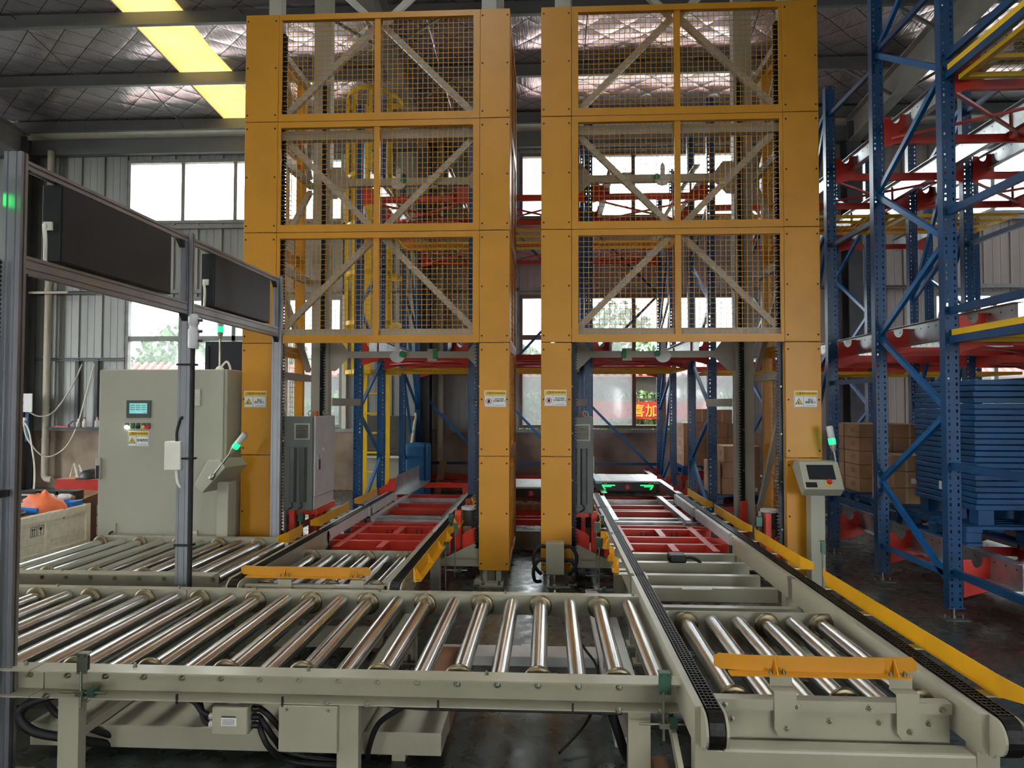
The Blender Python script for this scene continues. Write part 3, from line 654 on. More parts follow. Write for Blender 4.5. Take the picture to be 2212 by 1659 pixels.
# grey electrical boxes riding on the carriages
def lift_box(label, xr):
    t = thing('electrical_box', label, 'electrical box', (xr-.13, 6.65, .62)); x0, x1 = xr-.27, xr
    MB().box(x0, x1, 6.30, 6.34, .62, 1.485).build('front_cover', 'grey_box', t, bev=.006)
    MB().box(x0, x1-.012, 6.34, 6.95, .62, 1.48).build('body', 'grey_box', t, bev=.006)
    d = MB().box(x1-.012, x1+.006, 6.36, 6.95, .735, 1.485).build('door', 'light_grey', t, bev=.004)
    MB().box(x1-.012, x1+.0, 6.36, 6.93, .62, .73).build('lower_panel', 'light_grey', t)
    MB().box(x1+.006, x1+.02, 6.41, 6.46, .98, 1.12).build('handle', 'mast_grey', d); MB().box(x1+.02, x1+.028, 6.42, 6.45, .985, 1.08).build('handle_grip', 'black_plastic', d)
    MB().cyl((x1+.006, 6.58, 1.16), (x1+.014, 6.58, 1.16), .022, 14).build('lock', 'white_paint', d)
    MB().box(x0+.10, x1-.025, 6.296, 6.30, 1.27, 1.42).build('window_frame', 'mast_grey', t)
    g = MB()
    for i in range(12): g.box(x0+.115, x1-.04, 6.288, 6.296, 1.285+i*.0105, 1.291+i*.0105)
    g.build('vent_grille', 'black_plastic', t)
    for xx in (x0+.06, x0+.155): MB().prism([(xx, 6.30), (xx+.015, 6.262), (xx+.05, 6.262), (xx+.065, 6.30)], 'z', .70, 1.20).build('cooling_duct', 'dark_grey', t)
    for xx in (x0+.09, x0+.18): MB().tube([(xx, 6.27, .70), (xx+.01, 6.26, .66), (xx-.03, 6.28, .635)], .006).build('cable', 'rubber', t)
    for yy in (6.42, 6.85): MB().tube([(x1-.06+.025*math.cos(a), yy, 1.51+.025*math.sin(a)) for a in [2*math.pi*i/12 for i in range(13)]], .005, 6, 1).build('lifting_eye', 'zinc', t)
    MB().box(x1-.1, x1-.07, 6.6, 6.66, 1.48, 1.53).build('connector', 'bag_orange', t)
    MB().box(x0-.02, x1, 6.45, 7.0, .56, .62).build('support_bracket', 'red_paint', t); MB().box(x1-.1, x1-.06, 6.5, 6.55, .25, .56).build('support_post', 'red_paint', t); MB().box(x1-.1, x1-.06, 6.9, 6.95, .25, .56).build('support_post', 'red_paint', t)
lift_box('grey electrical box with two ducts on the left lift carriage', -2.165); lift_box('grey electrical box with vent grille on the right lift carriage', .405)
# rear chain sections at the rack mouth
for lab, dx in (('rear chain conveyor section with silver rails behind the left lift', -2.54), ('rear chain conveyor section with silver rails behind the right lift', 0)):
    t = thing('chain_conveyor', lab, 'conveyor', (1.08+dx, 8.0, 0)); rails(t, 7.52, 8.62, dx, 'light_grey', zb=.40)
    for x in (.70, 1.44): MB().prism([(x+dx-.03, .30), (x+dx+.03, .30), (x+dx+.03, .31), (x+dx-.02, .31), (x+dx-.02, .40), (x+dx+.03, .40), (x+dx+.03, .41), (x+dx-.03, .41)], 'y', 7.25, 9.15).build('shuttle_rail', 'galv', t)
    for y, m_, z in ((7.42, 'galv', .36), (7.65, 'galv', .36), (8.12, 'red_paint', .36), (8.3, 'red_paint', .35), (8.6, 'red_paint', .36), (9.1, 'galv', .36)): MB().box(.55+dx, 1.62+dx, y, y+.05, z-.09, z).build('cross_beam', m_, t)
    for (a, b_) in (((.6, 8.68), (1.5, 9.05)), ((1.5, 8.68), (.6, 9.05))): MB().bar((a[0]+dx, a[1], .28), (b_[0]+dx, b_[1], .28), .03, .02).build('diagonal_brace', 'red_paint', t)
    for y in (7.65, 8.5):
        for x in (.58, 1.59): MB().box(x+dx-.025, x+dx+.025, y, y+.05, 0, .40).build('leg', 'red_paint', t)
    guide(t, 1.70+dx, 7.48, 8.75, 1); guide(t, .47+dx, 7.5, 8.5, -1)
# ================================================================== roller conveyors in the foreground
RZ = .42
def roller_mesh(L, name='roller'):
    return mesh_of(MB().cyl((0, 0, 0), (0, L, 0), .04, 24).cyl((0, -.015, 0), (0, L+.015, 0), .011, 8), name, 'steel')
DISC = mesh_of(MB().lathe([(.041, 0), (.058, 0), (.066, .006), (.066, .012), (.060, .018), (.041, .018)], (0, 0, 0), (0, 1, 0), 28), 'sprocket_disc', 'disc_steel')
HEX = mesh_of(MB().cyl((0, -.012, 0), (0, 0, 0), .010, 6).cyl((0, -.022, 0), (0, -.012, 0), .006, 8).cyl((0, -.003, 0), (0, 0, 0), .014, 12), 'bolt', 'zinc')
VBOLT = mesh_of(MB().cyl((0, 0, 0), (0, 0, .010), .009, 6).cyl((0, 0, .010), (0, 0, .018), .005, 8), 'bolt', 'zinc')
def rollers(t, xs, y0, y1, discs, z=RZ):
    me = roller_mesh(y1-y0)
    for i, x in enumerate(xs):
        r = inst(me, 'roller', T((x, y0, z)), t)
        if i in discs:
            inst(DISC, 'sprocket_disc', T((x, y0+.02, z)), r); inst(DISC, 'sprocket_disc', T((x, y1-.045, z)), r)
def cleg(t, x, y, z1, w=.09, s=1):
    l = MB().prism([(x-w/2, y), (x+w/2, y), (x+w/2, y+.05*s), (x+w/2-.006, y+.05*s), (x+w/2-.006, y+.006*s), (x-w/2+.006, y+.006*s), (x-w/2+.006, y+.05*s), (x-w/2, y+.05*s)], 'z', .03, z1).build('leg', 'beige', t)
    MB().cyl((x, y+.03*s, 0), (x, y+.03*s, .1), .008, 8).cyl((x, y+.03*s, 0), (x, y+.03*s, .012), .028, 12).build('levelling_foot', 'zinc', l)
    MB().box(x-w/2+.006, x+w/2-.006, *sorted((y+.006*s, y+.05*s)), .05, .056).build('foot_tab', 'beige', l)
    return l
def roller_conveyor(label, x0, x1, yf, yb, xs, discs, legx, first_bolt=0):
    t = thing('roller_conveyor', label, 'conveyor', ((x0+x1)/2, (yf+yb)/2, 0))
    zb, zt = .355, .47; c = chan(.068, zt-zb, .006)
    cf = chan(.092, zt-zb, .006)
    MB().prism([(yf-a, zb+b_) for a, b_ in cf], 'x', x0, x1).build('front_rail', 'beige', t)
    MB().prism([(yb+a, zb+b_) for a, b_ in c], 'x', x0, x1).build('back_rail', 'beige', t)
    rollers(t, xs, yf+.012, yb-.012, discs)
    for x in xs:
        inst(HEX, 'bolt', T((x-.0, yf-.006, RZ)), t)
    n = int((x1-x0)/.33)
    for i in range(n):
        x = x1-.06-i*(x1-x0-.1)/max(1, n-1)
        if i % 2 == 0: inst(VBOLT, 'bolt', T((x, yf-.03, zt)), t); inst(VBOLT, 'bolt', T((x, yb+.03, zt)), t)
    for x in legx:
        cleg(t, x, yf-.075, zb, s=1); cleg(t, x, yb+.055, zb, s=-1)
        MB().box(x-.02, x+.02, yf-.0, yb, .16, .2).build('cross_tie', 'beige', t); MB().box(x-.03, x+.03, yf, yb, .30, .352).build('cross_tie', 'beige', t)
        for dx in (-.085, .085):
            inst(HEX, 'bolt', T((x+dx, yf-.092, zb+.01)), t)
    return t
P = .17
xs1 = [-.043+P*k for k in range(-12, 4)]
fc = roller_conveyor('long roller conveyor across the foreground in front of the lifts', -2.188, .56, 2.955, 4.14, xs1, [i for i, k in enumerate(range(-12, 4)) if k % 2 == 0], (-2.03, -.83, .37))
xs2 = [-.043+P*k for k in range(-26, -12)]
fl = roller_conveyor('roller conveyor section entering at the left edge of the foreground', -4.6, -2.194, 2.955, 4.14, xs2, [i for i, k in enumerate(range(-26, -12)) if k % 2 == 0], (-4.2, -3.2))
xs3 = [-2.41+P*k for k in range(-8, 2)]
bl = roller_conveyor('roller conveyor at the left behind the foreground line, before the grey cabinet', -3.82, -2.205, 4.585, 5.75, xs3, [i for i, k in enumerate(range(-8, 2)) if k % 2 == 0], (-3.6, -2.35))
# gussets / small hardware of the foreground line
for x in (-1.55, -1.1, -.45, .1): MB().box(x-.004, x+.004, 2.86, 2.868, .345, .385).build('cable_tie', 'rubber', fc)
cv = MB().box(-1.115, -.868, 2.86, 3.02, .16, .352).build('drive_cover', 'beige', fc, bev=.004)
for x in (-1.08, -.905): MB().cyl((x, 2.855, .335), (x, 2.86, .335), .006, 8).build('screw', 'zinc', cv)
jb = thing('junction_box', 'beige junction box with white label hung under the foreground conveyor', 'junction box', (-1.32, 2.9, .22))
MB().box(-1.40, -1.247, 2.87, 2.96, .222, .335).build('body', 'beige', jb, bev=.004); MB().box(-1.398, -1.249, 2.862, 2.87, .224, .333).build('lid', 'beige', jb, bev=.003)
MB().box(-1.357, -1.292, 2.858, 2.862, .262, .295).build('label_plate', 'label_white', jb); lt = MB()
for k in range(5): lt.box(-1.352, -1.30, 2.8572, 2.858, .267+k*.005, .2685+k*.005)
lt.build('small_print', 'ink_black', jb); MB().box(-1.355, -1.294, 2.857, 2.858, .297, .302).build('label_header', 'ink_black', jb)
MB().box(-1.35, -1.3, 2.9, 2.93, .333, .36).build('hanger', 'zinc', jb)
for k in range(3):
    z = .245+k*.035
    MB().cyl((-1.247, 2.91, z), (-1.215, 2.91, z), .014, 10).build('cable_gland', 'black_plastic', jb)
    if k < 2: MB().cyl((-1.43, 2.91, z), (-1.40, 2.91, z), .014, 10).build('cable_gland', 'light_grey', jb)
def cable(label, pts, r=.012, m='rubber', n='cable', sub=5):
    return tag(MB().tube(pts, r, 8, sub).build(n, m), label, 'cable', 'loose cables')
cable('black cable from the junction box down to the floor on its right, uppermost', [(-1.215, 2.91, .315), (-1.17, 2.9, .29), (-1.13, 2.95, .2), (-1.12, 3.05, .1), (-.95, 3.1, .02)])
cable('black cable from the junction box down to the floor on its right, middle', [(-1.215, 2.91, .28), (-1.18, 2.89, .25), (-1.15, 2.93, .17), (-1.13, 3.02, .08), (-.9, 3.06, .02)])
cable('black cable from the junction box down to the floor on its right, lowest', [(-1.215, 2.91, .245), (-1.19, 2.88, .22), (-1.16, 2.9, .15), (-1.1, 3.0, .05), (-.8, 3.03, .02)])
cable('black cable running from the junction box left along the conveyor rail', [(-1.43, 2.91, .28), (-1.46, 2.9, .3), (-1.52, 2.91, .345), (-1.7, 2.92, .345), (-1.95, 2.93, .345)])
cable('black cable curling from the junction box down left to the floor', [(-1.43, 2.91, .245), (-1.46, 2.92, .26), (-1.5, 2.95, .33), (-1.53, 2.97, .345), (-1.85, 2.98, .34)])
cable('thick black hose looped under the left end of the foreground conveyor', [(-2.02, 3.05, .33), (-2.18, 2.92, .33), (-2.26, 2.9, .27), (-2.2, 2.9, .2), (-2.08, 2.95, .15), (-1.98, 3.1, .05)], .02)
cable('second black hose hanging beside the left leg of the foreground conveyor', [(-2.26, 3.0, .34), (-2.14, 2.95, .26), (-2.06, 2.98, .2), (-1.97, 3.1, .09), (-1.9, 3.2, .02)], .014)
cable('black hose hanging from the conveyor near its right end', [(.28, 2.96, .345), (.27, 2.98, .3), (.3, 3.0, .2), (.33, 3.05, .1), (.36, 3.15, .02)], .02)
cable('black cable dropping beside the drive cover to the floor', [(-.55, 2.95, .345), (-.62, 2.93, .32), (-.72, 2.96, .24), (-.77, 3.0, .12), (-.8, 3.1, .015)], .012)
cable('thin black cable arching over the floor beyond the foreground rollers', [(.12, 4.1, .3), (.2, 3.9, .25), (.26, 3.7, .2), (.2, 3.4, .1), (.05, 3.2, .02)], .007)
cable('thin black cable sagging along the bottom edge of the foreground rail', [(-.75, 2.9, .35), (-.5, 2.88, .343), (-.1, 2.88, .345), (.3, 2.88, .343)], .007)
# photo-eye brackets
def photo_eye(label, x, y, z, rod=.17, w=.05, arm=0., pm='green_zinc'):
    t = thing('photo_eye', label, 'sensor', (x, y, z-rod))
    MB().box(x-w/2, x+w/2, y-.004, y, z-.02, z+.065).box(x-w/2, x+w/2, y, y+.03, z+.061, z+.065).build('bracket_plate', pm, t)
    h = MB()
    for a in (-.014, .014):
        for c in (-.01, .055): h.box(x+a-.003, x+a+.003, y-.0048, y-.004, z+c-.003, z+c+.003)
    h.build('slot_holes', 'ink_black', t)
    MB().box(x-w*.3, x+w*.3, y, y+.028, z-.01, z+.05).build('sensor_head', 'black_plastic', t)
    MB().cyl((x-.005, y, z-rod), (x-.005, y, z-.01), .0055, 8).build('rod', 'zinc', t)
    MB().box(x-.022, x+.012, y-.012, y+.016, z-rod+.05, z-rod+.07).build('clamp', 'zinc', t)
    MB().cyl((x-.1-arm, y+.008, z-rod+.06), (x+.1, y+.008, z-rod+.06), .005, 8).build('cross_rod', 'zinc', t)
    MB().box(x+.02, x+.05, y, y+.045, z-rod+.045, z-rod+.075).build('rail_clamp', 'green_zinc', t)
    return t
photo_eye('green photo-eye bracket at the right end of the foreground conveyor', .462, 2.815, .47, .2)
photo_eye('photo-eye bracket on the left part of the foreground conveyor', -1.945, 2.84, .49, .16, .045, pm='zinc')
# low cable trunking on the floor
for lab, b in (('low beige cable trunking on the floor under the foreground conveyor', (-2.35, -.47, 3.08, 3.34, .05, .15)), ('white cable trunking on the floor behind the foreground conveyor', (-.75, .30, 4.28, 4.48, 0, .06)), ('narrow white cable trunking running towards the right lift', (.31, .42, 3.3, 5.9, 0, .05)), ('brown topped cable trunking under the middle of the rollers', (-.66, -.48, 3.4, 4.26, 0, .12)), ('flat brown cover plate on the floor beside the right transfer leg', (.40, .53, 2.35, 3.2, 0, .02))):
    o = MB().box(*b).build('cable_trunking', 'light_grey' if 'white' in lab else ('cardboard_dark' if 'brown' in lab else 'beige'), bev=.004); tag(o, lab, 'cable trunking', 'floor cable trunking')
    if b[4] > 0:
        for x in (b[0]+.2, b[1]-.2): MB().box(x-.03, x+.03, b[2]+.05, b[3]-.05, 0, .05).build('foot', 'beige', o)
# ================================================================== chain / roller transfers
def stop_rail(t, x0, x1, y, z0, z1, rib):
    e = .13; st = [(x0, y+.02, z0+.012, z1-.012), (x0+.02, y+.017, z0+.002, z1), (x0+e, y, z0, z1), (x1-e, y, z0, z1), (x1-.02, y+.017, z0+.002, z1-.002), (x1, y+.02, z0+.006, z1-.02)]
    vs = []
    for (x, yy, a, b_) in st: vs += [(x, yy, a), (x, yy, b_), (x, yy+.005, b_), (x, yy+.005, a)]
    n = len(st); fs = [(3, 2, 1, 0), (4*n-4, 4*n-3, 4*n-2, 4*n-1)]
    for i in range(n-1): o = 4*i; fs += [(o, o+1, o+5, o+4), (o+1, o+2, o+6, o+5), (o+2, o+3, o+7, o+6), (o+3, o, o+4, o+7)]
    g = MB().add(vs, fs); g.box(x0+.05, x1-.05, y-.045, y+.003, z0-.004, z0+.001)
    r = g.build('stop_rail', 'yellow_paint', t)
    for x in rib:
        MB().prism([(y, z0), (y-.042, z0), (y, z1-.006)], 'x', x-.003, x+.003).build('rib', 'yellow_paint', r)
        for d in (-.025, .025): inst(VBOLT, 'bolt', T((x+d, y-.025, z0+.001)), r)
    return r
def transfer(label, dx, y0, y1, yf, yb, stop, ext=0.):
    t = thing('transfer_conveyor', label, 'conveyor', (1.08+dx, (y0+y1)/2, 0))
    rails(t, y0, y1, dx, 'beige')
    xs = [.74+dx+.1426*k for k in range(6)]
    rollers(t, xs, yf+.02, yb-.012, (0, 3, 5))
    MB().prism([(.645, .30), (1.525, .30), (1.525, .455), (1.51, .475), (.66, .475), (.645, .455)], 'y', yb, yb+.006).build('back_plate', 'beige', t, M=T((dx, 0, 0)))
    fp = MB().box(.645+dx, 1.525+dx, yf-.03, yf-.024, .29, .464).box(.645+dx, 1.525+dx, yf-.05, yf+.0, .464, .47).box(.645+dx, 1.525+dx, yf-.05, yf-.045, .43, .464).build('front_plate', 'beige', t)
    for k in range(5): inst(HEX, 'bolt', T((.71+dx+.185*k, yf-.03, .385)), t)
    for k in range(4): inst(HEX, 'bolt', T((.68+dx+.27*k, yf-.05, .447)), t)
    sx0, sx1, sz0, sz1 = stop; s_y = yf-.045
    for x in (.905, 1.36):
        MB().prism([(x-.042, .36), (x-.025, .335), (x+.025, .335), (x+.042, .36), (x+.042, .50), (x-.042, .50)], 'y', s_y-.012, s_y-.006).box(x-.042, x+.042, s_y-.012, s_y+.05, .50, .506).box(x-.042, x+.042, s_y+.04, s_y+.046, .506, sz0-.004).build('stop_bracket', 'beige', t, M=T((dx, 0, 0)))
        inst(HEX, 'bolt', T((x+dx+.005, s_y-.012, .365)), t)
    stop_rail(t, sx0+dx, sx1+dx, s_y+.05, sz0, sz1, (.885+dx, 1.34+dx))
    # under-frame
    MB().box(.56+dx, 1.62+dx, y0+.07, y0+.155, .232, .322).build('frame_beam', 'beige', t, bev=.012); MB().box(.56+dx, 1.62+dx, y1-.12, y1-.06, .25, .345).build('frame_beam', 'beige', t)
    MB().box(.63+dx, 1.54+dx, yb+.06, yb+.12, .24, .36).build('frame_beam', 'beige', t); MB().box(.63+dx, 1.54+dx, yb+.18, yb+.26, .30, .40).build('frame_beam', 'beige', t)
    MB().box(.66+dx, 1.52+dx, yf-.04, yf-.034, .09, .22).build('lower_skirt', 'beige', t); MB().box(.7+dx, 1.5+dx, yf+.4, yf+.7, .12, .26).build('gear_motor', 'dark_grey', t, bev=.02)
    for x in (.585, 1.6):
        for y in (y0+.1, y1-.12): l = MB().box(x+dx-.04, x+dx+.04, y-.035, y+.035, .015, .36).build('leg', 'beige', t); MB().box(x+dx-.06, x+dx+.06, y-.055, y+.055, 0, .015).build('foot_plate', 'beige', l)
    return t
tr = transfer('near right transfer conveyor with six rollers between two black chains', 0, 2.585, 4.5, 2.79, 3.86, (.655, 1.435, .557, .618))
guide(tr, 1.70, 2.62, 4.52, 1)
MB().bar((.50, 2.95, .33), (.50, 2.45, .10), .02, .05).build('diagonal_strut', 'beige', tr)
tl_ = transfer('left transfer conveyor with six rollers between two black chains', -2.54, 4.3, 5.93, 4.33, 5.30, (.59, 1.425, .515, .572))
guide(tl_, 1.70-2.54, 4.2, 5.9, 1); guide(tl_, .47-2.54, 5.35, 5.9, -1, ends=(1, 1))
mc = thing('chain_conveyor', 'beige chain conveyor between the near transfer and the right lift', 'conveyor', (1.08, 5.25, 0))
rails(mc, 4.58, 5.93, 0, 'beige')
for y, z, h in ((5.85, .36, .08), (5.53, .36, .09), (5.17, .35, .1), (4.78, .36, .09), (4.68, .2, .06)): MB().box(.63, 1.54, y, y+.06, z-h, z).build('cross_beam', 'beige', mc)
MB().box(.62, 1.54, 5.3, 5.34, .12, .3).build('drive_shaft_guard', 'dark_grey', mc); MB().box(.95, 1.08, 5.52, 5.66, .36, .42).build('motor', 'black_plastic', mc, bev=.012)
MB().tube([(1.08, 5.58, .39), (1.14, 5.57, .39), (1.2, 5.56, .35), (1.22, 5.6, .26)], .012).build('cable', 'rubber', mc); MB().box(.9, 1.1, 4.76, 4.8, .355, .362).build('paper_label', 'label_white', mc)
for x in (.58, 1.59):
    for y in (4.7, 5.8): l = MB().box(x-.04, x+.04, y-.04, y+.04, .015, .36).build('leg', 'beige', mc); MB().box(x-.06, x+.06, y-.06, y+.06, 0, .015).build('foot_plate', 'beige', l)
guide(mc, 1.70, 4.68, 5.98, 1); guide(mc, .47, 5.25, 5.75, -1); guide(mc, .47, 4.85, 5.15, -1, ends=(.5, .5)); guide(mc, .47, 4.55, 4.8, -1, ends=(.5, .5))
# photo eyes and switch boxes along the lanes
photo_eye('zinc photo-eye on a rod beside the right lift rear post', 1.84, 4.78, .62, .5, .03)
photo_eye('photo-eye beside the left chain of the right lane, nearest the rollers', .40, 5.45, .50, .4, .05)
photo_eye('photo-eye beside the left chain of the right lane, before the red carriage', .42, 6.02, .52, .45, .045)
photo_eye('photo-eye beside the right chain of the left lane, before the red carriage', -.80, 6.02, .50, .4, .045)
photo_eye('photo-eye beside the right chain of the left lane, nearer the foreground', -.79, 5.4, .46, .4, .04)
# switch box with hoses at the foot of the right lift inner post
sb = thing('switch_box', 'beige switch box with looped black hoses at the foot of the middle yellow post', 'switch box', (.06, 6.1, .13))
MB().box(-.02, .14, 6.05, 6.17, .125, .40).build('body', 'beige', sb, bev=.005); MB().box(-.017, .137, 6.043, 6.05, .13, .395).build('lid', 'beige', sb, bev=.003)
for s, x in ((-1, -.02), (1, .14)):
    for k, zz in enumerate((.36, .24)):
        MB().tube([(x, 6.1, zz), (x+s*.06, 6.09, zz), (x+s*.105, 6.08, zz-.07), (x+s*.095, 6.08, zz-.17), (x+s*.04, 6.1, max(.06, zz-.24))], .016).build('hose', 'rubber', sb)
# ================================================================== control cabinet, consoles, display frame
def beacon(parent, base, top, hang=None):
    b = Vector(base); d = (Vector(top)-b); L = d.length; d.normalize(); s = parent
    p = MB().cyl(b, b+d*(L-.2), .009, 10).build('beacon_pole', 'zinc', s)
    c0 = b+d*(L-.2)
    MB().lathe([(.010, -.02), (.018, .0), (.026, .03), (.026, .045)], c0, d, 14).build('beacon_base', 'mast_grey', s)
    MB().cyl(c0+d*.045, c0+d*.095, .028, 16).build('beacon_green', 'lamp_green', s)
    MB().lathe([(.028, .095), (.028, .165), (.027, .195), (.02, .2)], c0, d, 16).build('beacon_clear', 'lamp_clear', s)
    return p
cc = thing('control_cabinet', 'tall beige control cabinet with small screen left of the yellow lift', 'control cabinet', (-3.43, 6.25, 0))
MB().box(-4.0, -2.845, 6.025, 6.52, .06, 1.905).build('body', 'cabinet_beige', cc, bev=.004)
MB().box(-3.98, -2.86, 6.04, 6.5, 0, .06).build('plinth', 'dark_grey', cc)
dr = MB().box(-4.0, -2.868, 6.0, 6.024, .08, 1.9).build('door', 'cabinet_beige', cc, bev=.006)
h = MB().box(-3.743, -3.52, 5.985, 6.0, 1.475, 1.629).build('touch_screen', 'dark_grey', cc, bev=.004); MB().box(-3.712, -3.551, 5.983, 5.985, 1.512, 1.603).build('display', 'hmi_blue', h); b = MB()
for r_ in range(3):
    for c_ in range(3): b.box(-3.705+c_*.052, -3.665+c_*.052, 5.9825, 5.983, 1.545+r_*.018, 1.55+r_*.018)
b.box(-3.585, -3.56, 5.9825, 5.983, 1.518, 1.522); b.build('screen_text', 'dark_grey', h)
for i, (x, m_) in enumerate(((-3.737, 'led_white'), (-3.684, 'hook_green'), (-3.635, 'black_plastic'), (-3.586, 'label_yellow'), (-3.543, 'ink_red'))):
    bb = MB().box(x-.016, x+.016, 5.99, 6.0, 1.40, 1.428).build('button_label', 'dark_grey', cc)
    MB().cyl((x, 5.98, 1.392), (x, 6.0, 1.392), .016 if i < 4 else .02, 14).build('push_button', m_, cc)
for n_, z0, z1, x0, x1 in (('vent_grille', 1.582, 1.731, -3.155, -3.07), ('vent_grille', .41, .485, -3.15, -3.08)):
    v = MB().box(x0, x1, 5.99, 6.0, z0, z1).build(n_, 'cabinet_beige', cc)
    k = int((z1-z0)/.012)
    for i in range(k): MB().box(x0+.004, x1-.004, 5.985, 5.99, z0+.004+i*.012, z0+.010+i*.012).build('slat', 'white_plastic', v)
h = MB().box(-4.012, -3.962, 5.975, 6.0, .93, 1.118).build('door_handle', 'mast_grey', cc, bev=.008); MB().box(-4.0, -3.975, 5.968, 5.976, .935, 1.05).build('handle_grip', 'black_plastic', h)
s = MB().box(-3.858, -3.82, 5.985, 6.0, .46, .542).build('socket', 'mast_grey', cc); MB().tube([(-3.84, 5.98, .47), (-3.87, 5.975, .45), (-3.88, 5.98, .36), (-3.875, 5.99, .3)], .007).build('cable', 'rubber', cc)
warning_sign('warning_sign', 'electric shock warning sign on the beige control cabinet door', -3.729, -3.537, 1.222, 1.355, 5.9985, 'bolt')
bc = thing('signal_beacon', 'green and clear signal beacon standing on the control cabinet', 'signal light', (-3.0, 6.2, 1.905)); beacon(bc, (-3.0, 6.2, 1.905), (-3.0, 6.2, 2.41)); MB().lathe([(.045, 0), (.03, .025), (.012, .04)], (-3.0, 6.2, 1.905), (0, 0, 1), 16).build('foot', 'white_plastic', bc)
MB().tube([(-2.99, 6.2, 1.93), (-2.94, 6.2, 1.985), (-2.91, 6.2, 1.95), (-2.91, 6.22, 1.905)], .01).build('cable', 'white_plastic', bc)
def console(label, loc, rz):
    t = thing('operator_console', label, 'operator console', loc, rz=rz); M = T(loc) @ Matrix.Rotation(rz, 4, 'Z')
    def bd(mb, n, m_, p=t, bev=0): return mb.build(n, m_, p, M=M, bev=bev)
    bd(MB().box(-.06, .06, .02, .13, .012, .93), 'pedestal', 'cabinet_beige', bev=.006); bd(MB().box(-.1, .1, -.03, .18, 0, .012), 'foot_plate', 'cabinet_beige')
    A, B, C_, E_, F_2 = (0, 1.12), (-.13, .905), (-.05, .84), (.17, 1.06), (.12, 1.125)
    bd(MB().prism([A, B, C_, E_, F_2], 'x', -.16, .16), 'housing', 'cabinet_beige', bev=.006)
    d = Vector((0, B[0]-A[0], B[1]-A[1])); L = d.length; d.normalize(); n = Vector((0, d.z, -d.y))
    if n.y > 0: n = -n
    a = Vector((0, A[0], A[1]))
    Mf = M @ Matrix(((1, 0, 0, 0), (0, -d.y, n.y, a.y), (0, -d.z, n.z, a.z), (0, 0, 0, 1)))     # local x, up the face, out of the face
    bd2 = lambda mb, nm, m_, p=t, bev=0: mb.build(nm, m_, p, M=Mf, bev=bev)
    bd2(MB().box(-.11, .11, -.165, -.03, 0, .004), 'touch_screen', 'screen_black', bev=.002)
    bd2(MB().box(-.145, -.055, -.235, -.19, 0, .004), 'key_plate', 'black_plastic')
    bd2(MB().lathe([(.026, 0), (.026, .012), (.018, .016)], (.04, -.195, 0), (0, 0, 1), 16), 'stop_ring', 'label_yellow'); bd2(MB().lathe([(.016, .012), (.022, .02), (.022, .034), (.016, .04)], (.04, -.195, 0), (0, 0, 1), 16), 'stop_button', 'ink_red')
    p0 = M @ Vector((.165, .0 if rz == 0 else .05, .98)); p1 = M @ Vector((.14, .18, 1.42)) if rz == 0 else M @ Vector((.125, .337, 1.35))
    if rz == 0: p1 = M @ Vector((.10, .02, 1.42))
    MB().lathe([(.022, -.02), (.022, .02), (.012, .03)], p0, (p1-p0).normalized(), 14).build('beacon_joint', 'black_plastic' if rz == 0 else 'zinc', t)
    beacon(t, p0, p1); return t
console('beige operator console with dark touch screen beside the rightmost yellow post', (2.27, 5.98, 0), 0.)
console('beige operator console turned sideways in front of the control cabinet', (-2.86, 5.93, 0), R(-100))
bm_ = thing('black_monitor', 'black monitor seen behind the control cabinet against the window', 'monitor', (-3.6, 7.5, 0))
MB().box(-3.80, -3.36, 7.5, 7.56, 1.95, 2.29).build('casing', 'screen_black', bm_, bev=.006); MB().box(-3.79, -3.75, 7.49, 7.5, 1.96, 2.24).build('bezel', 'black_plastic', bm_)
MB().box(-3.62, -3.55, 7.56, 7.62, .02, 2.0).build('stand_post', 'dark_grey', bm_); MB().box(-3.8, -3.38, 7.4, 7.75, 0, .02).build('stand_base', 'dark_grey', bm_)
# ---- aluminium frame with two displays
FX = -2.33
def prof(w, h, s=.005, d=.008):
    def side(n, L):        # notches along a side of length L centred in n cells
        return [(-L/2+(i+.5)*L/n) for i in range(n)]
    pts = []; nw = max(1, round(w/.04)); nh = max(1, round(h/.04))
    for c in side(nw, w): pts += [(c-s, -h/2), (c-s, -h/2+d), (c+s, -h/2+d), (c+s, -h/2)]
    P_ = [(-w/2, -h/2)]+pts+[(w/2, -h/2)]
    for c in side(nh, h): P_ += [(w/2, c-s), (w/2-d, c-s), (w/2-d, c+s), (w/2, c+s)]
    P_ += [(w/2, h/2)]
    for c in reversed(side(nw, w)): P_ += [(c+s, h/2), (c+s, h/2-d), (c-s, h/2-d), (c-s, h/2)]
    P_ += [(-w/2, h/2)]
    for c in reversed(side(nh, h)): P_ += [(-w/2, c+s), (-w/2+d, c+s), (-w/2+d, c-s), (-w/2, c-s)]
    return P_
af = thing('display_frame', 'aluminium profile frame carrying two black displays at the left', 'display frame', (FX, 4.35, 0))
for y in (2.9, 4.35, 5.86): 
    p = MB().prism([(FX+a, y+b_) for a, b_ in prof(.08, .04)], 'z', .012, 2.70).build('post', 'alu', af); MB().box(FX-.09, FX+.09, y-.07, y+.07, 0, .012).build('foot_plate', 'alu', p)
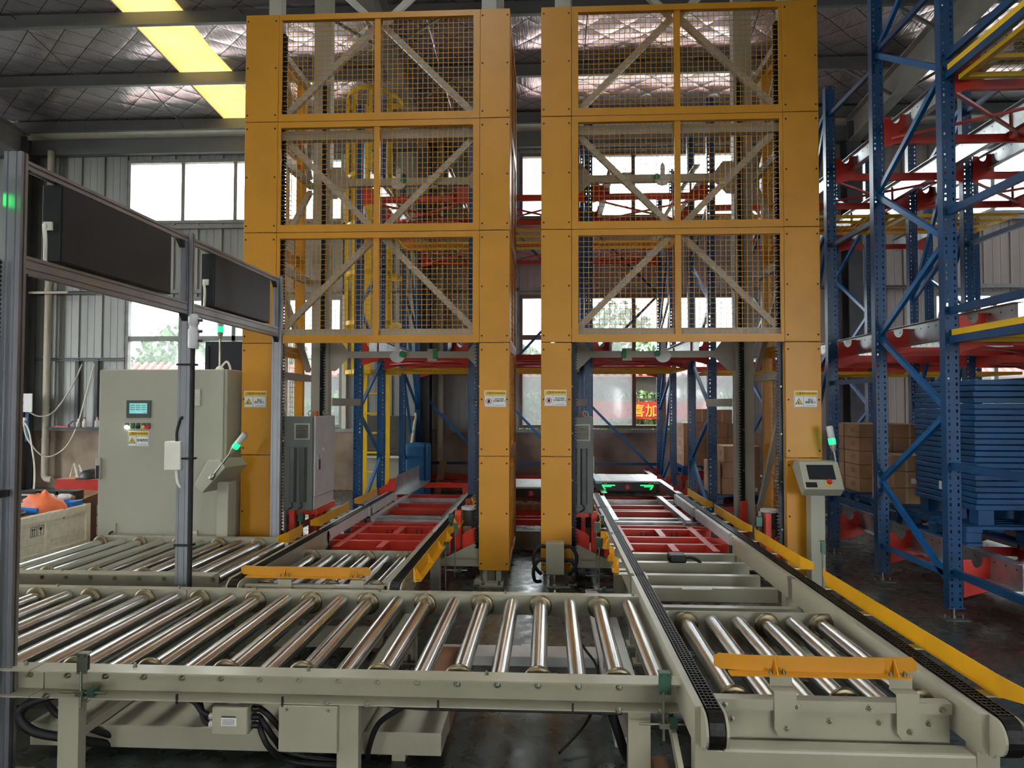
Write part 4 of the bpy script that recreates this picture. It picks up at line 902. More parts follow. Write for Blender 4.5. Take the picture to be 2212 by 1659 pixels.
for ya, yb in ((2.92, 4.33), (4.37, 5.84)):
    MB().prism([(FX+a, 2.66+b_) for a, b_ in prof(.04, .04)], 'y', ya, yb).build('top_rail', 'alu', af); MB().prism([(FX+a, 2.215+b_) for a, b_ in prof(.04, .08)], 'y', ya, yb).build('bottom_rail', 'alu', af)
    MB().prism([(FX+a, yb-.022+b_) for a, b_ in prof(.04, .04)], 'z', 2.255, 2.64).build('inner_post', 'alu', af)
    for (yy, zz, s1, s2) in ((ya, 2.64, 1, -1), (yb-.045, 2.64, -1, -1), (ya, 2.175, 1, -1), (yb, 2.175, -1, -1)): MB().prism([(yy, zz), (yy+.045*s1, zz), (yy, zz+.045*s2)], 'x', FX-.018, FX+.018).build('corner_bracket', 'black_plastic', af)
for lab, y0, y1 in (('nearer black display hung in the aluminium frame', 3.12, 4.08), ('farther black display hung in the aluminium frame', 4.62, 5.58)):
    t = thing('hanging_display', lab, 'display', (FX, (y0+y1)/2, 2.26), 'displays in the aluminium frame')
    MB().box(FX-.045, FX+.045, y0, y1, 2.262, 2.628).build('casing', 'black_plastic', t, bev=.004); MB().box(FX+.045, FX+.048, y0+.01, y1-.01, 2.27, 2.62).build('panel', 'screen_black', t)
    for y in (y0+.06, y1-.06): MB().box(FX-.02, FX+.02, y-.02, y+.02, 2.628, 2.642).build('hanger', 'zinc', t)
    MB().tube([(FX-.02, y0-.004, 2.42), (FX-.01, y0-.03, 2.43), (FX+.0, y0-.035, 2.36), (FX-.01, y0-.02, 2.26)], .009).build('cable', 'white_plastic', t); MB().box(FX-.03, FX+.01, y0-.012, y0, 2.41, 2.45).build('plug', 'white_plastic', t)
t = thing('cable_conduit', 'black ribbed conduit running up the nearest frame post', 'conduit', (FX+.0, 2.83, 0)); pr = []
for k in range(110): pr += [(.026, .02+k*.02), (.026, .03+k*.02), (.021, .032+k*.02), (.021, .038+k*.02)]
MB().lathe(pr, (FX-.03, 2.83, 0), (0, 0, 1), 14).build('ribbed_tube', 'rubber', t); MB().box(FX-.05, FX+.02, 2.82, 2.88, 1.2, 1.23).build('clip', 'black_plastic', t)
t = thing('black_cable_run', 'black cable strapped down the middle frame post', 'cable', (FX+.05, 4.35, 0)); MB().cyl((FX+.055, 4.33, .02), (FX+.055, 4.33, 2.1), .016, 10).build('cable', 'rubber', t)
for z in (.7, 1.25, 1.85): MB().box(FX-.042, FX+.072, 4.312, 4.372, z-.006, z+.006).build('strap', 'rubber', t)
t = thing('small_junction_box', 'small beige box fixed to the middle post of the display frame', 'junction box', (-2.39, 4.33, 1.18)); MB().box(-2.436, -2.33, 4.30, 4.38, 1.177, 1.36).build('body', 'white_plastic', t, bev=.006); MB().tube([(-2.37, 4.33, 1.36), (-2.37, 4.33, 1.42), (-2.35, 4.33, 1.5), (-2.33, 4.33, 1.51)], .01).build('cable', 'rubber', t); MB().tube([(-2.37, 4.33, 1.177), (-2.36, 4.33, 1.1), (-2.34, 4.34, 1.06)], .01).build('cable_tail', 'white_plastic', t)
t = thing('air_regulator', 'grey air regulator with side ports on the middle frame post', 'regulator', (FX+.06, 4.3, 2.0)); MB().lathe([(.03, 0), (.034, .02), (.034, .12), (.026, .13), (.026, .15), (.034, .16), (.034, .2), (.02, .22)], (FX+.075, 4.30, 1.95), (0, 0, 1), 16).build('bowl', 'light_grey', t)
for z in (2.0, 2.06, 2.13): MB().cyl((FX+.1, 4.3, z), (FX+.13, 4.3, z), .01, 8).build('port', 'dark_grey', t)
t = thing('signal_beacon', 'green signal beacon on the nearest frame post at the left edge', 'signal light', (FX-.03, 2.83, 2.3)); beacon(t, (FX-.06, 2.84, 2.24), (FX-.06, 2.84, 2.62))
# ================================================================== crate and clutter at the left
cr_ = thing('wooden_crate', 'pale wooden crate with packing marks at the left edge', 'crate', (-5.15, 6.3, 0))
CX0, CX1, CY0, CY1, CZ0, CZ1 = -5.75, -4.6, 5.45, 6.78, .12, .60
for k in range(3):
    z0 = CZ0+.08+k*.133
    MB().box(CX1-.018, CX1-.006, CY0, CY1, z0, z0+.131).build('side_board', 'wood', cr_); MB().box(CX0+.006, CX0+.018, CY0, CY1, z0, z0+.131).build('side_board', 'wood', cr_)
    MB().box(CX0+.018, CX1-.018, CY1-.018, CY1-.006, z0, z0+.131).build('end_board', 'wood', cr_); MB().box(CX0+.018, CX1-.018, CY0+.006, CY0+.018, z0, z0+.131).build('end_board', 'wood', cr_)
MB().box(CX0, CX1, CY0, CY1, CZ0+.06, CZ0+.078).build('bottom_board', 'wood', cr_)
for y in (CY0+.03, (CY0+CY1)/2+.08, CY1-.03): MB().box(CX1-.006, CX1+.012, y-.03, y+.03, .02, CZ1).build('batten', 'wood', cr_)
for z in (CZ0+.09, CZ1-.045): MB().box(CX1-.006, CX1+.014, CY0+.06, CY1-.06, z-.03, z+.035).build('rail_board', 'wood', cr_)
for y in (CY0+.06, CY1-.12): MB().box(CX0, CX1-.02, y, y+.08, 0, CZ0+.06).build('skid', 'wood', cr_)
MB().box(CX0+.02, CX1-.02, CY0+.02, CY1-.02, .40, .41).build('inner_deck', 'cardboard', cr_)
pm = MB(); xp0, xp1 = CX1-.006, CX1-.004
for y0 in (5.99, 6.08, 6.17): pm.frame('x', xp0, xp1, y0, y0+.075, .40, .49, .003)
for y in (6.01, 6.035): pm.box(xp0, xp1, y, y+.006, .42, .46).prism([(y-.008, .46), (y+.014, .46), (y+.003, .48)], 'x', xp0, xp1)
pm.box(xp0, xp1, 6.005, 6.05, .41, .415); pm.prism([(6.098, .475), (6.137, .475), (6.13, .45), (6.105, .45)], 'x', xp0, xp1).box(xp0, xp1, 6.115, 6.12, .42, .45).box(xp0, xp1, 6.105, 6.13, .415, .42)
pm.prism([(6.18, .45), (6.235, .45), (6.222, .47), (6.207, .477), (6.193, .47)], 'x', xp0, xp1).box(xp0, xp1, 6.205, 6.21, .415, .45); pm.build('packing_marks', 'ink_black', cr_)
# things in and behind the crate
co = thing('cable_coil', 'heap of black cable coils lying in the wooden crate', 'cable', (-4.95, 5.95, .41))
for k in range(9):
    cx_, cy_, cz_, r_ = -4.95+rnd.uniform(-.12, .12), 5.95+rnd.uniform(-.15, .15), .44+k*.026, rnd.uniform(.12, .2)
    tl2, tx2 = rnd.uniform(-.25, .25), rnd.uniform(-.25, .25)
    MB().tube([(cx_+r_*math.cos(a), cy_+r_*math.sin(a), cz_+r_*(tl2*math.cos(a)+tx2*math.sin(a))) for a in [2*math.pi*i/14 for i in range(15)]], .017, 8, 2).build('loop', 'rubber', co)
def blob(name, label, cat, c, rx, ry, rz_, m_, seed, rough=.25):
    mb = MB(); rr = random.Random(seed); nu, nv = 18, 10; vs = []; ph = [(rr.uniform(1, 4), rr.uniform(1, 5), rr.uniform(0, 6)) for _ in range(5)]
    for j in range(nv+1):
        for i in range(nu):
            u, v = 2*math.pi*i/nu, math.pi*j/nv
            k = 1+rough*sum(math.sin(a*u+b_*v+c_) for a, b_, c_ in [(round(p_[0]), p_[1], p_[2]) for p_ in ph])/3
            z = c[2]+rz_*k*math.cos(v); vs.append((c[0]+rx*k*math.sin(v)*math.cos(u), c[1]+ry*k*math.sin(v)*math.sin(u), max(z, c[2]-rz_*.8)))
    mb.add(vs, [(j*nu+i, (j+1)*nu+i, (j+1)*nu+(i+1) % nu, j*nu+(i+1) % nu) for j in range(nv) for i in range(nu)], True)
    return tag(mb.build(name, m_), label, cat)
blob('plastic_bag', 'crumpled orange plastic bag on the wooden crate', 'bag', (-4.80, 6.42, .56), .19, .15, .18, 'bag_orange', 3)
t = thing('tool_case', 'blue plastic tool case with white bottles on it', 'tool case', (-4.80, 6.63, .41)); MB().box(-4.98, -4.64, 6.56, 6.74, .41, .64).build('case', 'tool_blue', t, bev=.012)
for lab, x in (('white plastic bottle lying on the blue tool case, left one', -4.93), ('white plastic bottle lying on the blue tool case, right one', -4.76)):
    o = thing('plastic_bottle', lab, 'bottle', (x, 6.65, .64)); MB().lathe([(.03, 0), (.034, .02), (.034, .09), (.016, .11), (.016, .125)], (x-.06, 6.65, .675), (1, 0, 0), 14).build('body', 'white_paint', o); MB().cyl((x+.065, 6.65, .675), (x+.09, 6.65, .675), .018, 12).build('cap', 'cardboard', o)
tag(MB().tube([(-5.15, 6.3, .60), (-5.0, 6.25, .62), (-4.85, 6.2, .61), (-4.72, 6.22, .60)], .03, 10).build('blue_hose', 'tool_blue'), 'thick blue hose lying across the crate contents', 'hose')
MB().box(-5.2, -4.7, 6.17, 6.34, .41, .575).build('stacked_card', 'cardboard', cr_)
for i, (x, lab) in enumerate(((-5.35, 'black battery pack behind the crate, leftmost of three'), (-5.14, 'black battery pack behind the crate, middle of three'), (-4.95, 'black battery pack behind the crate, rightmost of three'))):
    t = thing('battery_pack', lab, 'battery', (x, 7.0, .62), 'black battery packs'); MB().box(x-.085, x+.085, 6.92, 7.08, .605, .70).build('body', 'black_plastic', t, bev=.008); MB().box(x-.07, x+.07, 6.915, 6.92, .65, .665).build('stripe', 'light_grey', t)
t = thing('storage_carton', 'open brown cardboard carton behind the crate holding battery packs', 'carton', (-5.15, 7.05, 0)); MB().box(-5.5, -4.82, 6.86, 7.3, 0, .60).build('body', 'cardboard_dark', t); MB().bar((-4.82, 7.08, .6), (-4.6, 7.1, .69), .44, .008, (0, 0, 1)).build('flap', 'cardboard', t)
t = thing('grey_crate', 'stacked grey plastic bins beside the wooden crate', 'bin', (-4.63, 7.2, 0))
for k in range(4): MB().box(-4.76, -4.5, 7.12, 7.5, .1+k*.11, .2+k*.11).build('bin', 'light_grey', t, bev=.006)
MB().box(-4.75, -4.51, 7.13, 7.49, 0, .1).build('base', 'plank_brown', t)
t = thing('red_box', 'red box with a white basket on a carton behind the crate', 'box', (-5.35, 7.8, .0)); MB().box(-5.6, -5.0, 7.6, 8.1, 0, .62).build('carton', 'cardboard', t); MB().box(-5.58, -5.02, 7.62, 8.05, .62, .74).build('red_tray', 'rack_red', t); MB().box(-5.57, -5.03, 7.63, 8.04, .74, .745).build('paper_lining', 'cardboard', t)
t = thing('cap_hat', 'black cap lying on the red box behind the crate', 'cap', (-5.25, 7.8, .745)); MB().lathe([(.15, 0), (.14, .05), (.1, .085), (.02, .1)], (-5.25, 7.8, .745), (0, 0, 1), 16).build('crown', 'black_plastic', t); MB().prism([(-5.35, 7.7), (-5.15, 7.7), (-5.18, 7.58), (-5.32, 7.58)], 'z', .745, .755).build('visor', 'black_plastic', t)
t = thing('folded_ladder', 'white wire basket upright on the red box', 'basket', (-5.48, 7.8, .745)); MB().tube([(-5.53, 7.8, .745), (-5.49, 7.8, .9), (-5.44, 7.8, .745)], .012, 6, 1).build('hoop', 'white_plastic', t); MB().tube([(-5.50, 7.86, .745), (-5.47, 7.86, .88), (-5.42, 7.86, .745)], .012, 6, 1).build('hoop', 'white_plastic', t)
t['label'] = 'white bent wire stand on the red box behind the crate'; t['category'] = 'wire stand'; t.name = 'wire_stand'; WM['wire_stand'] = WM.get('folded_ladder', Matrix.Identity(4))
# ---- wall hardware at the left
t = thing('drain_pipe', 'cream drain pipe on the back wall at the left', 'pipe', (-9.45, 12.62, 0)); MB().cyl((-9.45, 12.62, .32), (-9.45, 12.62, 6.4), .06, 14).build('pipe', 'pvc', t); MB().tube([(-9.45, 12.62, .34), (-9.45, 12.62, .24), (-9.40, 12.62, .18), (-9.30, 12.62, .17)], .06, 12).build('elbow', 'pvc', t)
for z in (.9, 1.5, 2.45, 3.72): MB().cyl((-9.45, 12.62, z), (-9.45, 12.62, z+.04), .068, 14).build('collar', 'pvc', t)
MB().box(-9.75, -9.0, 12.5, 12.54, 3.66, 3.70).build('bracket', 'pvc', t)
t = thing('drain_pipe', 'cream drain pipe on the back wall behind the left lift', 'pipe', (-1.97, 12.62, 0)); MB().cyl((-1.97, 12.62, .16), (-1.97, 12.62, 6.4), .056, 14).build('pipe', 'pvc', t)
for z in (.55, .95, 1.7): MB().cyl((-1.97, 12.62, z), (-1.97, 12.62, z+.04), .064, 14).build('collar', 'pvc', t); MB().cyl((-2.09, 12.6, z+.02), (-1.85, 12.6, z+.02), .012, 6).build('clamp', 'zinc', t)
t = thing('distribution_box', 'white distribution box with hanging cables on the left column', 'electrical box', (-9.6, 12.25, 1.44)); MB().box(-9.78, -9.64, 12.2, 12.4, 1.443, 1.78).build('body', 'white_plastic', t); MB().box(-9.64, -9.39, 12.18, 12.2, 1.443, 1.78).build('door', 'white_paint', t); MB().box(-9.72, -9.64, 12.19, 12.2, 1.46, 1.74).build('open_gap', 'black_plastic', t); MB().box(-9.58, -9.54, 12.17, 12.18, 1.58, 1.64).build('lock', 'zinc', t)
MB().box(-9.7, -9.56, 12.24, 12.3, 1.28, 1.34).build('socket', 'white_paint', t); MB().box(-9.66, -9.6, 12.38, 12.4, .9, 1.5).build('backing', 'sheet_blue', t)
for lab, pts in (('white cable sagging from the distribution box up to the wall girt', [(-9.55, 12.3, 1.45), (-9.4, 12.4, 1.36), (-9.2, 12.5, 1.45), (-8.95, 12.6, 1.9), (-8.8, 12.68, 2.35)]), ('white cable hanging from the wall girt down past the shelf', [(-8.55, 12.66, 2.35), (-8.65, 12.6, 1.8), (-8.8, 12.55, 1.15), (-9.0, 12.5, .75), (-9.3, 12.4, .62), (-9.55, 12.3, .95), (-9.62, 12.28, 1.28)]), ('white cable running from the socket down to the floor clutter', [(-9.6, 12.25, 1.28), (-9.45, 12.2, 1.1), (-9.3, 12.1, .75), (-9.1, 11.9, .45), (-8.8, 11.5, .1), (-8.7, 11.3, .012)])):
    cable(lab, pts, .014, 'white_plastic', 'wall_cable')
for x in (-8.95, -8.57): MB().box(x-.035, x+.035, YB-.06, YB-.005, 1.14, 2.44).build('wall_strut', 'dark_steel', wb)
t = thing('wall_shelf', 'narrow dark shelf on the wall dado at the left', 'shelf', (-8.9, 12.65, 1.14)); MB().box(-9.36, -8.1, 12.5, 12.75, 1.14, 1.155).build('board', 'dark_steel', t)
for lab, x, h_, m_, cm in (('white bottle on the wall shelf, leftmost', -8.80, .13, 'white_paint', 'white_paint'), ('white bottle with red cap on the wall shelf', -8.68, .16, 'white_plastic', 'ink_red'), ('slim bottle with orange cap on the wall shelf', -8.44, .17, 'light_grey', 'bag_orange')):
    o = thing('shelf_bottle', lab, 'bottle', (x, 12.6, 1.155), 'bottles on the wall shelf'); MB().lathe([(.035, 0), (.04, .01), (.04, h_*.65), (.015, h_*.85), (.015, h_)], (x, 12.6, 1.155), (0, 0, 1), 12).build('body', m_, o); MB().cyl((x, 12.6, 1.155+h_), (x, 12.6, 1.18+h_), .017, 10).build('cap', cm, o)
t = thing('hand_tool', 'red handled tool lying on the wall shelf', 'tool', (-9.1, 12.6, 1.155)); MB().box(-9.25, -8.98, 12.58, 12.63, 1.155, 1.18).build('handle', 'rack_red', t); MB().bar((-9.02, 12.6, 1.17), (-8.9, 12.6, 1.27), .02, .02).build('jaw', 'black_plastic', t)
# ---- grey machine terminal and blue cabinet at the back wall
t = thing('machine_terminal', 'grey machine terminal with screen behind the yellow ladder', 'machine', (-2.75, 11.7, 0))
MB().box(-3.15, -2.35, 11.6, 12.1, 0, .72).build('base', 'cabinet_beige', t, bev=.02); MB().prism([(11.5, .74), (12.0, .74), (12.05, 1.36), (11.9, 1.4), (11.62, .86), (11.5, .84)], 'x', -3.2, -2.3).build('hood', 'dark_grey', t, bev=.02); MB().bar((-2.75, 11.70, .93), (-2.75, 11.85, 1.25), .7, .01, (0, -1, .4)).build('screen', 'light_grey', t); MB().box(-3.12, -2.38, 11.45, 11.6, .70, .735).build('desk', 'white_plastic', t)
for x in (-3.22, -2.3): MB().bar((x, 11.55, .8), (x, 12.0, 1.42), .03, .1).build('side_cheek', 'white_plastic', t)
t = thing('blue_cabinet', 'blue covered cabinet standing by the back wall column', 'cabinet', (-2.2, 11.4, 0)); MB().box(-2.36, -1.98, 11.3, 11.75, 0, .95).build('cover', 'sheet_blue', t, bev=.05)
t = thing('wood_board', 'small wooden board leaning beside the back wall column', 'board', (-2.15, 12.1, 0)); MB().bar((-1.92, 11.95, .0), (-1.82, 12.05, .62), .12, .02, (0, 1, 0)).build('board', 'cardboard', t)
# ================================================================== blue and red shuttle racking
UPM = {}
def upright_mesh(h, lit=False):
    if h in UPM: return UPM[h]
    mb = MB(); w, d, th = .10, .075, .004
    for a, b_ in ((-.05, -.036), (-.022, .022), (.036, .05)): mb.box(a, b_, 0, th, 0, h)
    n = int(h/.05)
    for c0, c1 in ((-.036, -.022), (.022, .036)):
        for i in range(n+1):
            z0 = i*.05+(.026 if i % 2 == 0 else .014)-.05; z1 = (i+1)*.05-.05
            z0 = max(0, z0); z1 = min(h, z1+.002)
            if z1 > z0: mb.box(c0, c1, .0005, th-.0005, z0, z1)
    mb.box(-.05, -.046, th, d, 0, h).box(.046, .05, th, d, 0, h).box(-.046, -.028, d-.004, d, 0, h).box(.028, .046, d-.004, d, 0, h)
    UPM[h] = mesh_of(mb, 'upright', 'rack_blue'); return UPM[h]
FOOT = mesh_of(MB().box(-.09, .09, -.03, .10, 0, .008), 'floor_plate', 'dark_steel')
CAPP = mesh_of(MB().box(-.065, .065, -.01, .085, .085, .093), 'foot_cap', 'rack_blue')
STUD = mesh_of(MB().cyl((0, .035, .008), (0, .035, .09), .011, 8).cyl((0, .035, .008), (0, .035, .03), .022, 6).cyl((-.065, .035, .008), (-.065, .035, .035), .008, 6).cyl((.065, .035, .008), (.065, .035, .035), .008, 6), 'levelling_screw', 'zinc')
def upright(t, x, y, h):
    u = inst(upright_mesh(round(h-.09, 3)), 'upright', T((x, y, .09)), t)
    inst(CAPP, 'foot_cap', T((x, y, 0)), u); inst(FOOT, 'floor_plate', T((x, y, 0)), u); inst(STUD, 'levelling_screw', T((x, y, 0)), u); return u
def rframe(t, x, y0, y1, h, za, zb, step=1.31, m='rack_blue_light'):
    upright(t, x, y0, h); upright(t, x, y1, h)
    ya, yb = y0+.04, y1+.035; z = za; side = 0
    pts = []
    lo, hi = za, zb; k = 0
    zl = [(ya, za+step*i) for i in range(8)]; zr = [(yb, zb+step*i) for i in range(8)]
    seq = [p for pr in zip(zl, zr) for p in pr]
    for p, q_ in zip(seq, seq[1:]):
        if q_[1] > h-.02: break
        MB().bar((x, p[0], p[1]), (x, q_[0], q_[1]), .034, .045).build('brace', m, t)
    MB().bar((x, ya, .32), (x, yb, .32), .034, .045).build('brace', m, t)
def bracket(t, x, y, z, s):
    # red arm bracket carrying the galvanised shuttle rail, beside an upright
    c = [(.05*s, -.16), (.26*s, -.10), (.26*s, .14), (.19*s, .14)]+[(.15*s+.042*s*math.cos(k_), .12+.06*math.sin(k_)) for k_ in [-math.pi*i/8 for i in range(9)]]+[(.09*s, .12), (.05*s, .12)]
    return MB().prism([(x+a, z+b_) for a, b_ in c], 'y', y-.006, y+.0).box(*sorted((x+s*.05, x+s*.056)), y, y+.07, z-.11, z+.065).build('rail_bracket', 'rack_red', t)
def rail_prof(x, z, s, h=.19):
    return [(x, z), (x+.004*s, z), (x+.004*s, z+h-.004), (x+.045*s, z+h-.004), (x+.045*s, z+h), (x-.03*s, z+h), (x-.03*s, z+h-.004), (x, z+h-.004), (x, z+.004), (x-.06*s, z+.004), (x-.06*s, z)]
def shuttle_rail(t, x, y0, y1, z, s, h=.19):
    P_ = rail_prof(x, z, s, h)
    if s < 0: P_ = list(reversed(P_))
    r = MB().prism([(a, b_) for a, b_ in P_], 'y', y0, y1).build('shuttle_rail', 'galv', t)
    hb = MB(); n = int((y1-y0)/.12)
    for i in range(n): yy = y0+.06+i*.12; hb.cyl((x-.0015*s, yy, z+h*.73), (x+.0055*s, yy, z+h*.73), .007, 6)
    hb.build('rail_holes', 'ink_black', r); return r
def xbeam(t, x0, x1, y, z, h=.075, m='rack_red'): return MB().box(x0, x1, y-.02, y+.02, z-h/2, z+h/2).build('cross_beam', m, t)
def deck(t, x0, x1, y0, y1, z):
    f = MB().frame('z', z-.035, z, x0, x1, y0, y1, .045).build('deck_frame', 'ladder_yellow', t)
    n = 2
    for i in range(1, n+1): yy = y0+(y1-y0)*i/(n+1); MB().box(x0+.045, x1-.045, yy-.02, yy+.02, z-.03, z-.002).build('deck_bar', 'ladder_yellow', f)
    w = grid_wires(MB(), 'z', z-.003, x0+.04, x1-.04, y0+.04, y1-.04, .06, .002).build('wire_mesh', 'ladder_yellow', f); w['kind'] = 'stuff'
LV = (.33, 2.15, 4.12)
# ---- racking behind the lifts
bk = thing('shuttle_rack', 'blue and red shuttle racking behind the two lifts', 'rack', (-.2, 10.3, 0))
BX = (-2.33, -.92, .49, 1.96); BY = (8.4, 9.57, 11.0, 12.3)
for i, x in enumerate(BX):
    rframe(bk, x, BY[0], BY[1], 5.32, .2, .88, m='rack_blue_light' if i % 3 == 0 else 'rack_blue'); rframe(bk, x, BY[2], BY[3], 5.32, .85, .2)
for lane in range(3):
    xa, xb = BX[lane], BX[lane+1]
    for li, z in enumerate(LV):
        z += .05 if li else 0
        for y in BY:
            if li == 0 and y < 9: continue
            xbeam(bk, xa+.05, xb-.05, y+.09, z-.03)
            bracket(bk, xa, y-.004, z+.03, 1); bracket(bk, xb, y-.004, z+.03, -1)
        y0 = 9.2 if li == 0 else 7.95 if lane != 1 else 8.3
        if li or lane != 0: shuttle_rail(bk, xa+.24, max(y0, 8.0), 12.45, z+.0, 1, .19 if li else .11); shuttle_rail(bk, xb-.24, max(y0, 8.0), 12.45, z+.0, -1, .19 if li else .11)
        for (ya, yb) in ((8.55, 9.6), (11.15, 12.35)):
            if li == 0 and ya < 9: continue
            MB().bar((xa+.1, ya, z-.05), (xb-.1, yb, z-.05), .03, .02).build('plan_brace', 'rack_red', bk); MB().bar((xa+.1, yb, z-.05), (xb-.1, ya, z-.05), .03, .02).build('plan_brace', 'rack_red', bk)
        if li: deck(bk, xa+.04, xb-.04, 9.72, 10.92, z-.09)
    zz = .35; up_ = lane % 2
    for k in range(3):
        a, c = ((xa, zz+1.5), (xb, zz)) if (k+1) % 2 else ((xa, zz), (xb, zz+1.5))
        if k == 0: MB().bar((a[0], 12.42, a[1]), (c[0], 12.42, c[1]), .03, .045).build('spine_brace', 'rack_blue_light', bk)
        else: MB().bar((a[0], 12.42, a[1]+.2), (c[0], 12.42, c[1]+.2), .03, .045).build('spine_brace', 'rack_blue', bk)
        zz += 1.5
    MB().box(xa, xb, 12.40, 12.44, .52, .57).build('spine_tie', 'rack_blue', bk)
# left galvanised guide at the mouth of the left lane
MB().prism([(-1.98, .42), (-1.80, .42), (-1.80, .426), (-1.974, .426), (-1.974, .66), (-1.98, .66)], 'y', 9.0, 10.6).build('guide_channel', 'galv', bk)
MB().prism([(-2.2, .30), (-1.98, .30), (-1.98, .64), (-2.06, .62), (-2.1, .52), (-2.2, .50)], 'y', 8.96, 8.99).build('guide_plate', 'rack_red', bk)
# ---- racking at the right
rk = thing('shuttle_rack', 'blue and red shuttle racking at the right edge of the hall', 'rack', (4.2, 7.0, 0))
RX = (3.03, 4.45, 5.87)
for i, x in enumerate(RX):
    rframe(rk, x, 5.37, 6.48, 5.0 if i else 6.4, .24, .91); rframe(rk, x, 7.55, 8.66, 5.03, .91, .24); rframe(rk, x, 9.8, 10.95, 5.03, .24, .91)
    upright(rk, x, 4.28, 6.4)
    for z, yel in ((4.25, 0), (4.10, 1), (3.06, 0), (2.31, 0), (2.09, 1), (1.14, 0), (.35, 0)):
        MB().bar((x, 4.35, z), (x, 5.41, z), .034, .055).build('frame_tie', 'rack_blue', rk)
        if yel: MB().box(x-.012, x+.012, 4.37, 5.35, z+.03, z+.075).build('toe_strip', 'ladder_yellow', rk)
for i, x in enumerate(RX):
    for z in (4.72, 3.3, 1.83, .62): MB().bar((x, 6.52, z), (x, 7.58, z), .034, .045).build('frame_tie', 'rack_blue', rk)
    MB().bar((x, 5.41, 4.86), (x, 6.5, 4.86), .034, .045).build('frame_tie', 'rack_blue', rk)
for lane in range(2):
    xa, xb = RX[lane], RX[lane+1]
    for li, z in enumerate(LV):
        for y in (5.37, 6.48, 7.55, 8.66, 9.8, 10.95):
            xbeam(rk, xa+.05, xb-.05, y+.09, z-.06); bracket(rk, xa, y-.004, z, 1); bracket(rk, xb, y-.004, z, -1)
        shuttle_rail(rk, xa+.24, 5.0, 11.6, z-.02, 1); shuttle_rail(rk, xb-.24, 5.0, 11.6, z-.02, -1)
        for (ya, yb) in ((5.5, 6.5), (7.7, 8.7)):
            MB().bar((xa+.1, ya, z-.08), (xb-.1, yb, z-.08), .03, .02).build('plan_brace', 'rack_red', rk); MB().bar((xa+.1, yb, z-.08), (xb-.1, ya, z-.08), .03, .02).build('plan_brace', 'rack_red', rk)
        if li: deck(rk, xa+.04, xb-.04, 8.85, 9.75, z-.14); deck(rk, xa+.04, xb-.04, 4.4, 5.3, z-.05)
for y in (8.66, 9.8): xbeam(rk, 2.0, 2.98, y+.09, 2.09); xbeam(rk, 2.0, 2.98, y+.09, 4.06)
deck(rk, 2.05, 2.98, 8.85, 9.75, 2.03); deck(rk, 2.05, 2.98, 8.85, 9.75, 4.0)
# ================================================================== shuttles
def shuttle(label, cx_, y0, num, arrows):
    t = thing('pallet_shuttle', label, 'pallet shuttle', (cx_, y0+.45, .37)); w = .43; z0, z1 = .425, .56
    MB().box(cx_-w, cx_+w, y0, y0+.95, z0+.01, z1-.02).build('body', 'black_plastic', t, bev=.012)
    MB().box(cx_-w, cx_+w, y0-.004, y0, z0+.005, z1-.035).build('bumper', 'black_plastic', t)
    for s in (-1, 1): MB().box(cx_+s*w-(.0 if s < 0 else .09), cx_+s*w+(.09 if s < 0 else .0), y0-.003, y0+.95, z1-.035, z1).build('edge_cover', 'shuttle_teal', t)
    MB().box(cx_-w+.09, cx_-w+.2, y0, y0+.95, z1-.02, z1+.002).build('lifting_bar', 'light_grey', t); MB().box(cx_+w-.2, cx_+w-.09, y0, y0+.95, z1-.02, z1+.002).build('lifting_bar', 'light_grey', t)
    MB().box(cx_-w+.2, cx_+w-.2, y0+.005, y0+.95, z1-.02, z1).build('top_cover', 'shuttle_grey', t); MB().frame('z', z1, z1+.002, cx_-.13, cx_+.13, y0+.1, y0+.8, .006).build('hatch', 'light_grey', t)
    MB().cyl((cx_, y0-.007, .48), (cx_, y0-.004, .48), .036, 24).build('number_disc', 'ink_red', t)
    me = text_mesh(num, .06); me.materials.append(MATS['label_white']); inst(me, 'lettering', T((cx_, y0-.009, .48)) @ FACE_CAM, t)
    MB().frame('y', y0-.0085, y0-.0075, cx_-.001, cx_+.001, .4, .401, .0002)
    if arrows:
        for s in (-1, 1):
            xo = cx_+s*.345; xi = cx_+s*.17
            m_ = MB().bar((xo, y0-.007, .505), (xi, y0-.007, .505), .004, .012, (0, 0, 1)).bar((xo-s*.015, y0-.007, .487), (xi+s*.05, y0-.007, .487), .004, .009, (0, 0, 1)).bar((xo, y0-.007, .505), (xo-s*.035, y0-.007, .445), .004, .012, (0, -1, 0)).bar((xo-s*.02, y0-.007, .487), (xo-s*.05, y0-.007, .448), .004, .008, (0, -1, 0))
            m_.build('direction_light', 'led_green', t)
    for s in (-1, 1):
        for yy in (y0+.15, y0+.8): MB().cyl((cx_+s*(w-.02), yy, .425), (cx_+s*(w+.02), yy, .425), .038, 14).build('wheel', 'dark_grey', t)
    for s in (-1, 1): MB().box(cx_+s*.3-.02, cx_+s*.3+.02, y0-.012, y0, z1-.04, z1-.012).build('catch', 'cardboard', t)
shuttle('pallet shuttle number 1 with green direction lights behind the right lift', 1.075, 9.5, '1', True)
shuttle('pallet shuttle number 2 seen in the gap between the two lifts', -.215, 8.75, '2', False)
pl = thing('timber_plank', 'brown timber planks lying below shuttle number 2', 'plank', (-.2, 8.6, .2))
for k in range(2): MB().box(-.55, .15, 8.60-.06*k, 8.66-.06*k, .30-.0*k, .37).build('plank', 'plank_brown', pl)
ml = thing('rack_end_frame', 'red and grey rack end beams in the gap between the lifts', 'rack frame', (-.2, 8.2, 0))
for y, z0, z1, m_ in ((8.3, .2, .26, 'rack_red'), (8.05, .20, .27, 'rack_red'), (7.7, .03, .20, 'frame_grey'), (8.5, .24, .30, 'rack_red')): MB().box(-.85, .42, y, y+.05, z0, z1).build('beam', m_, ml)
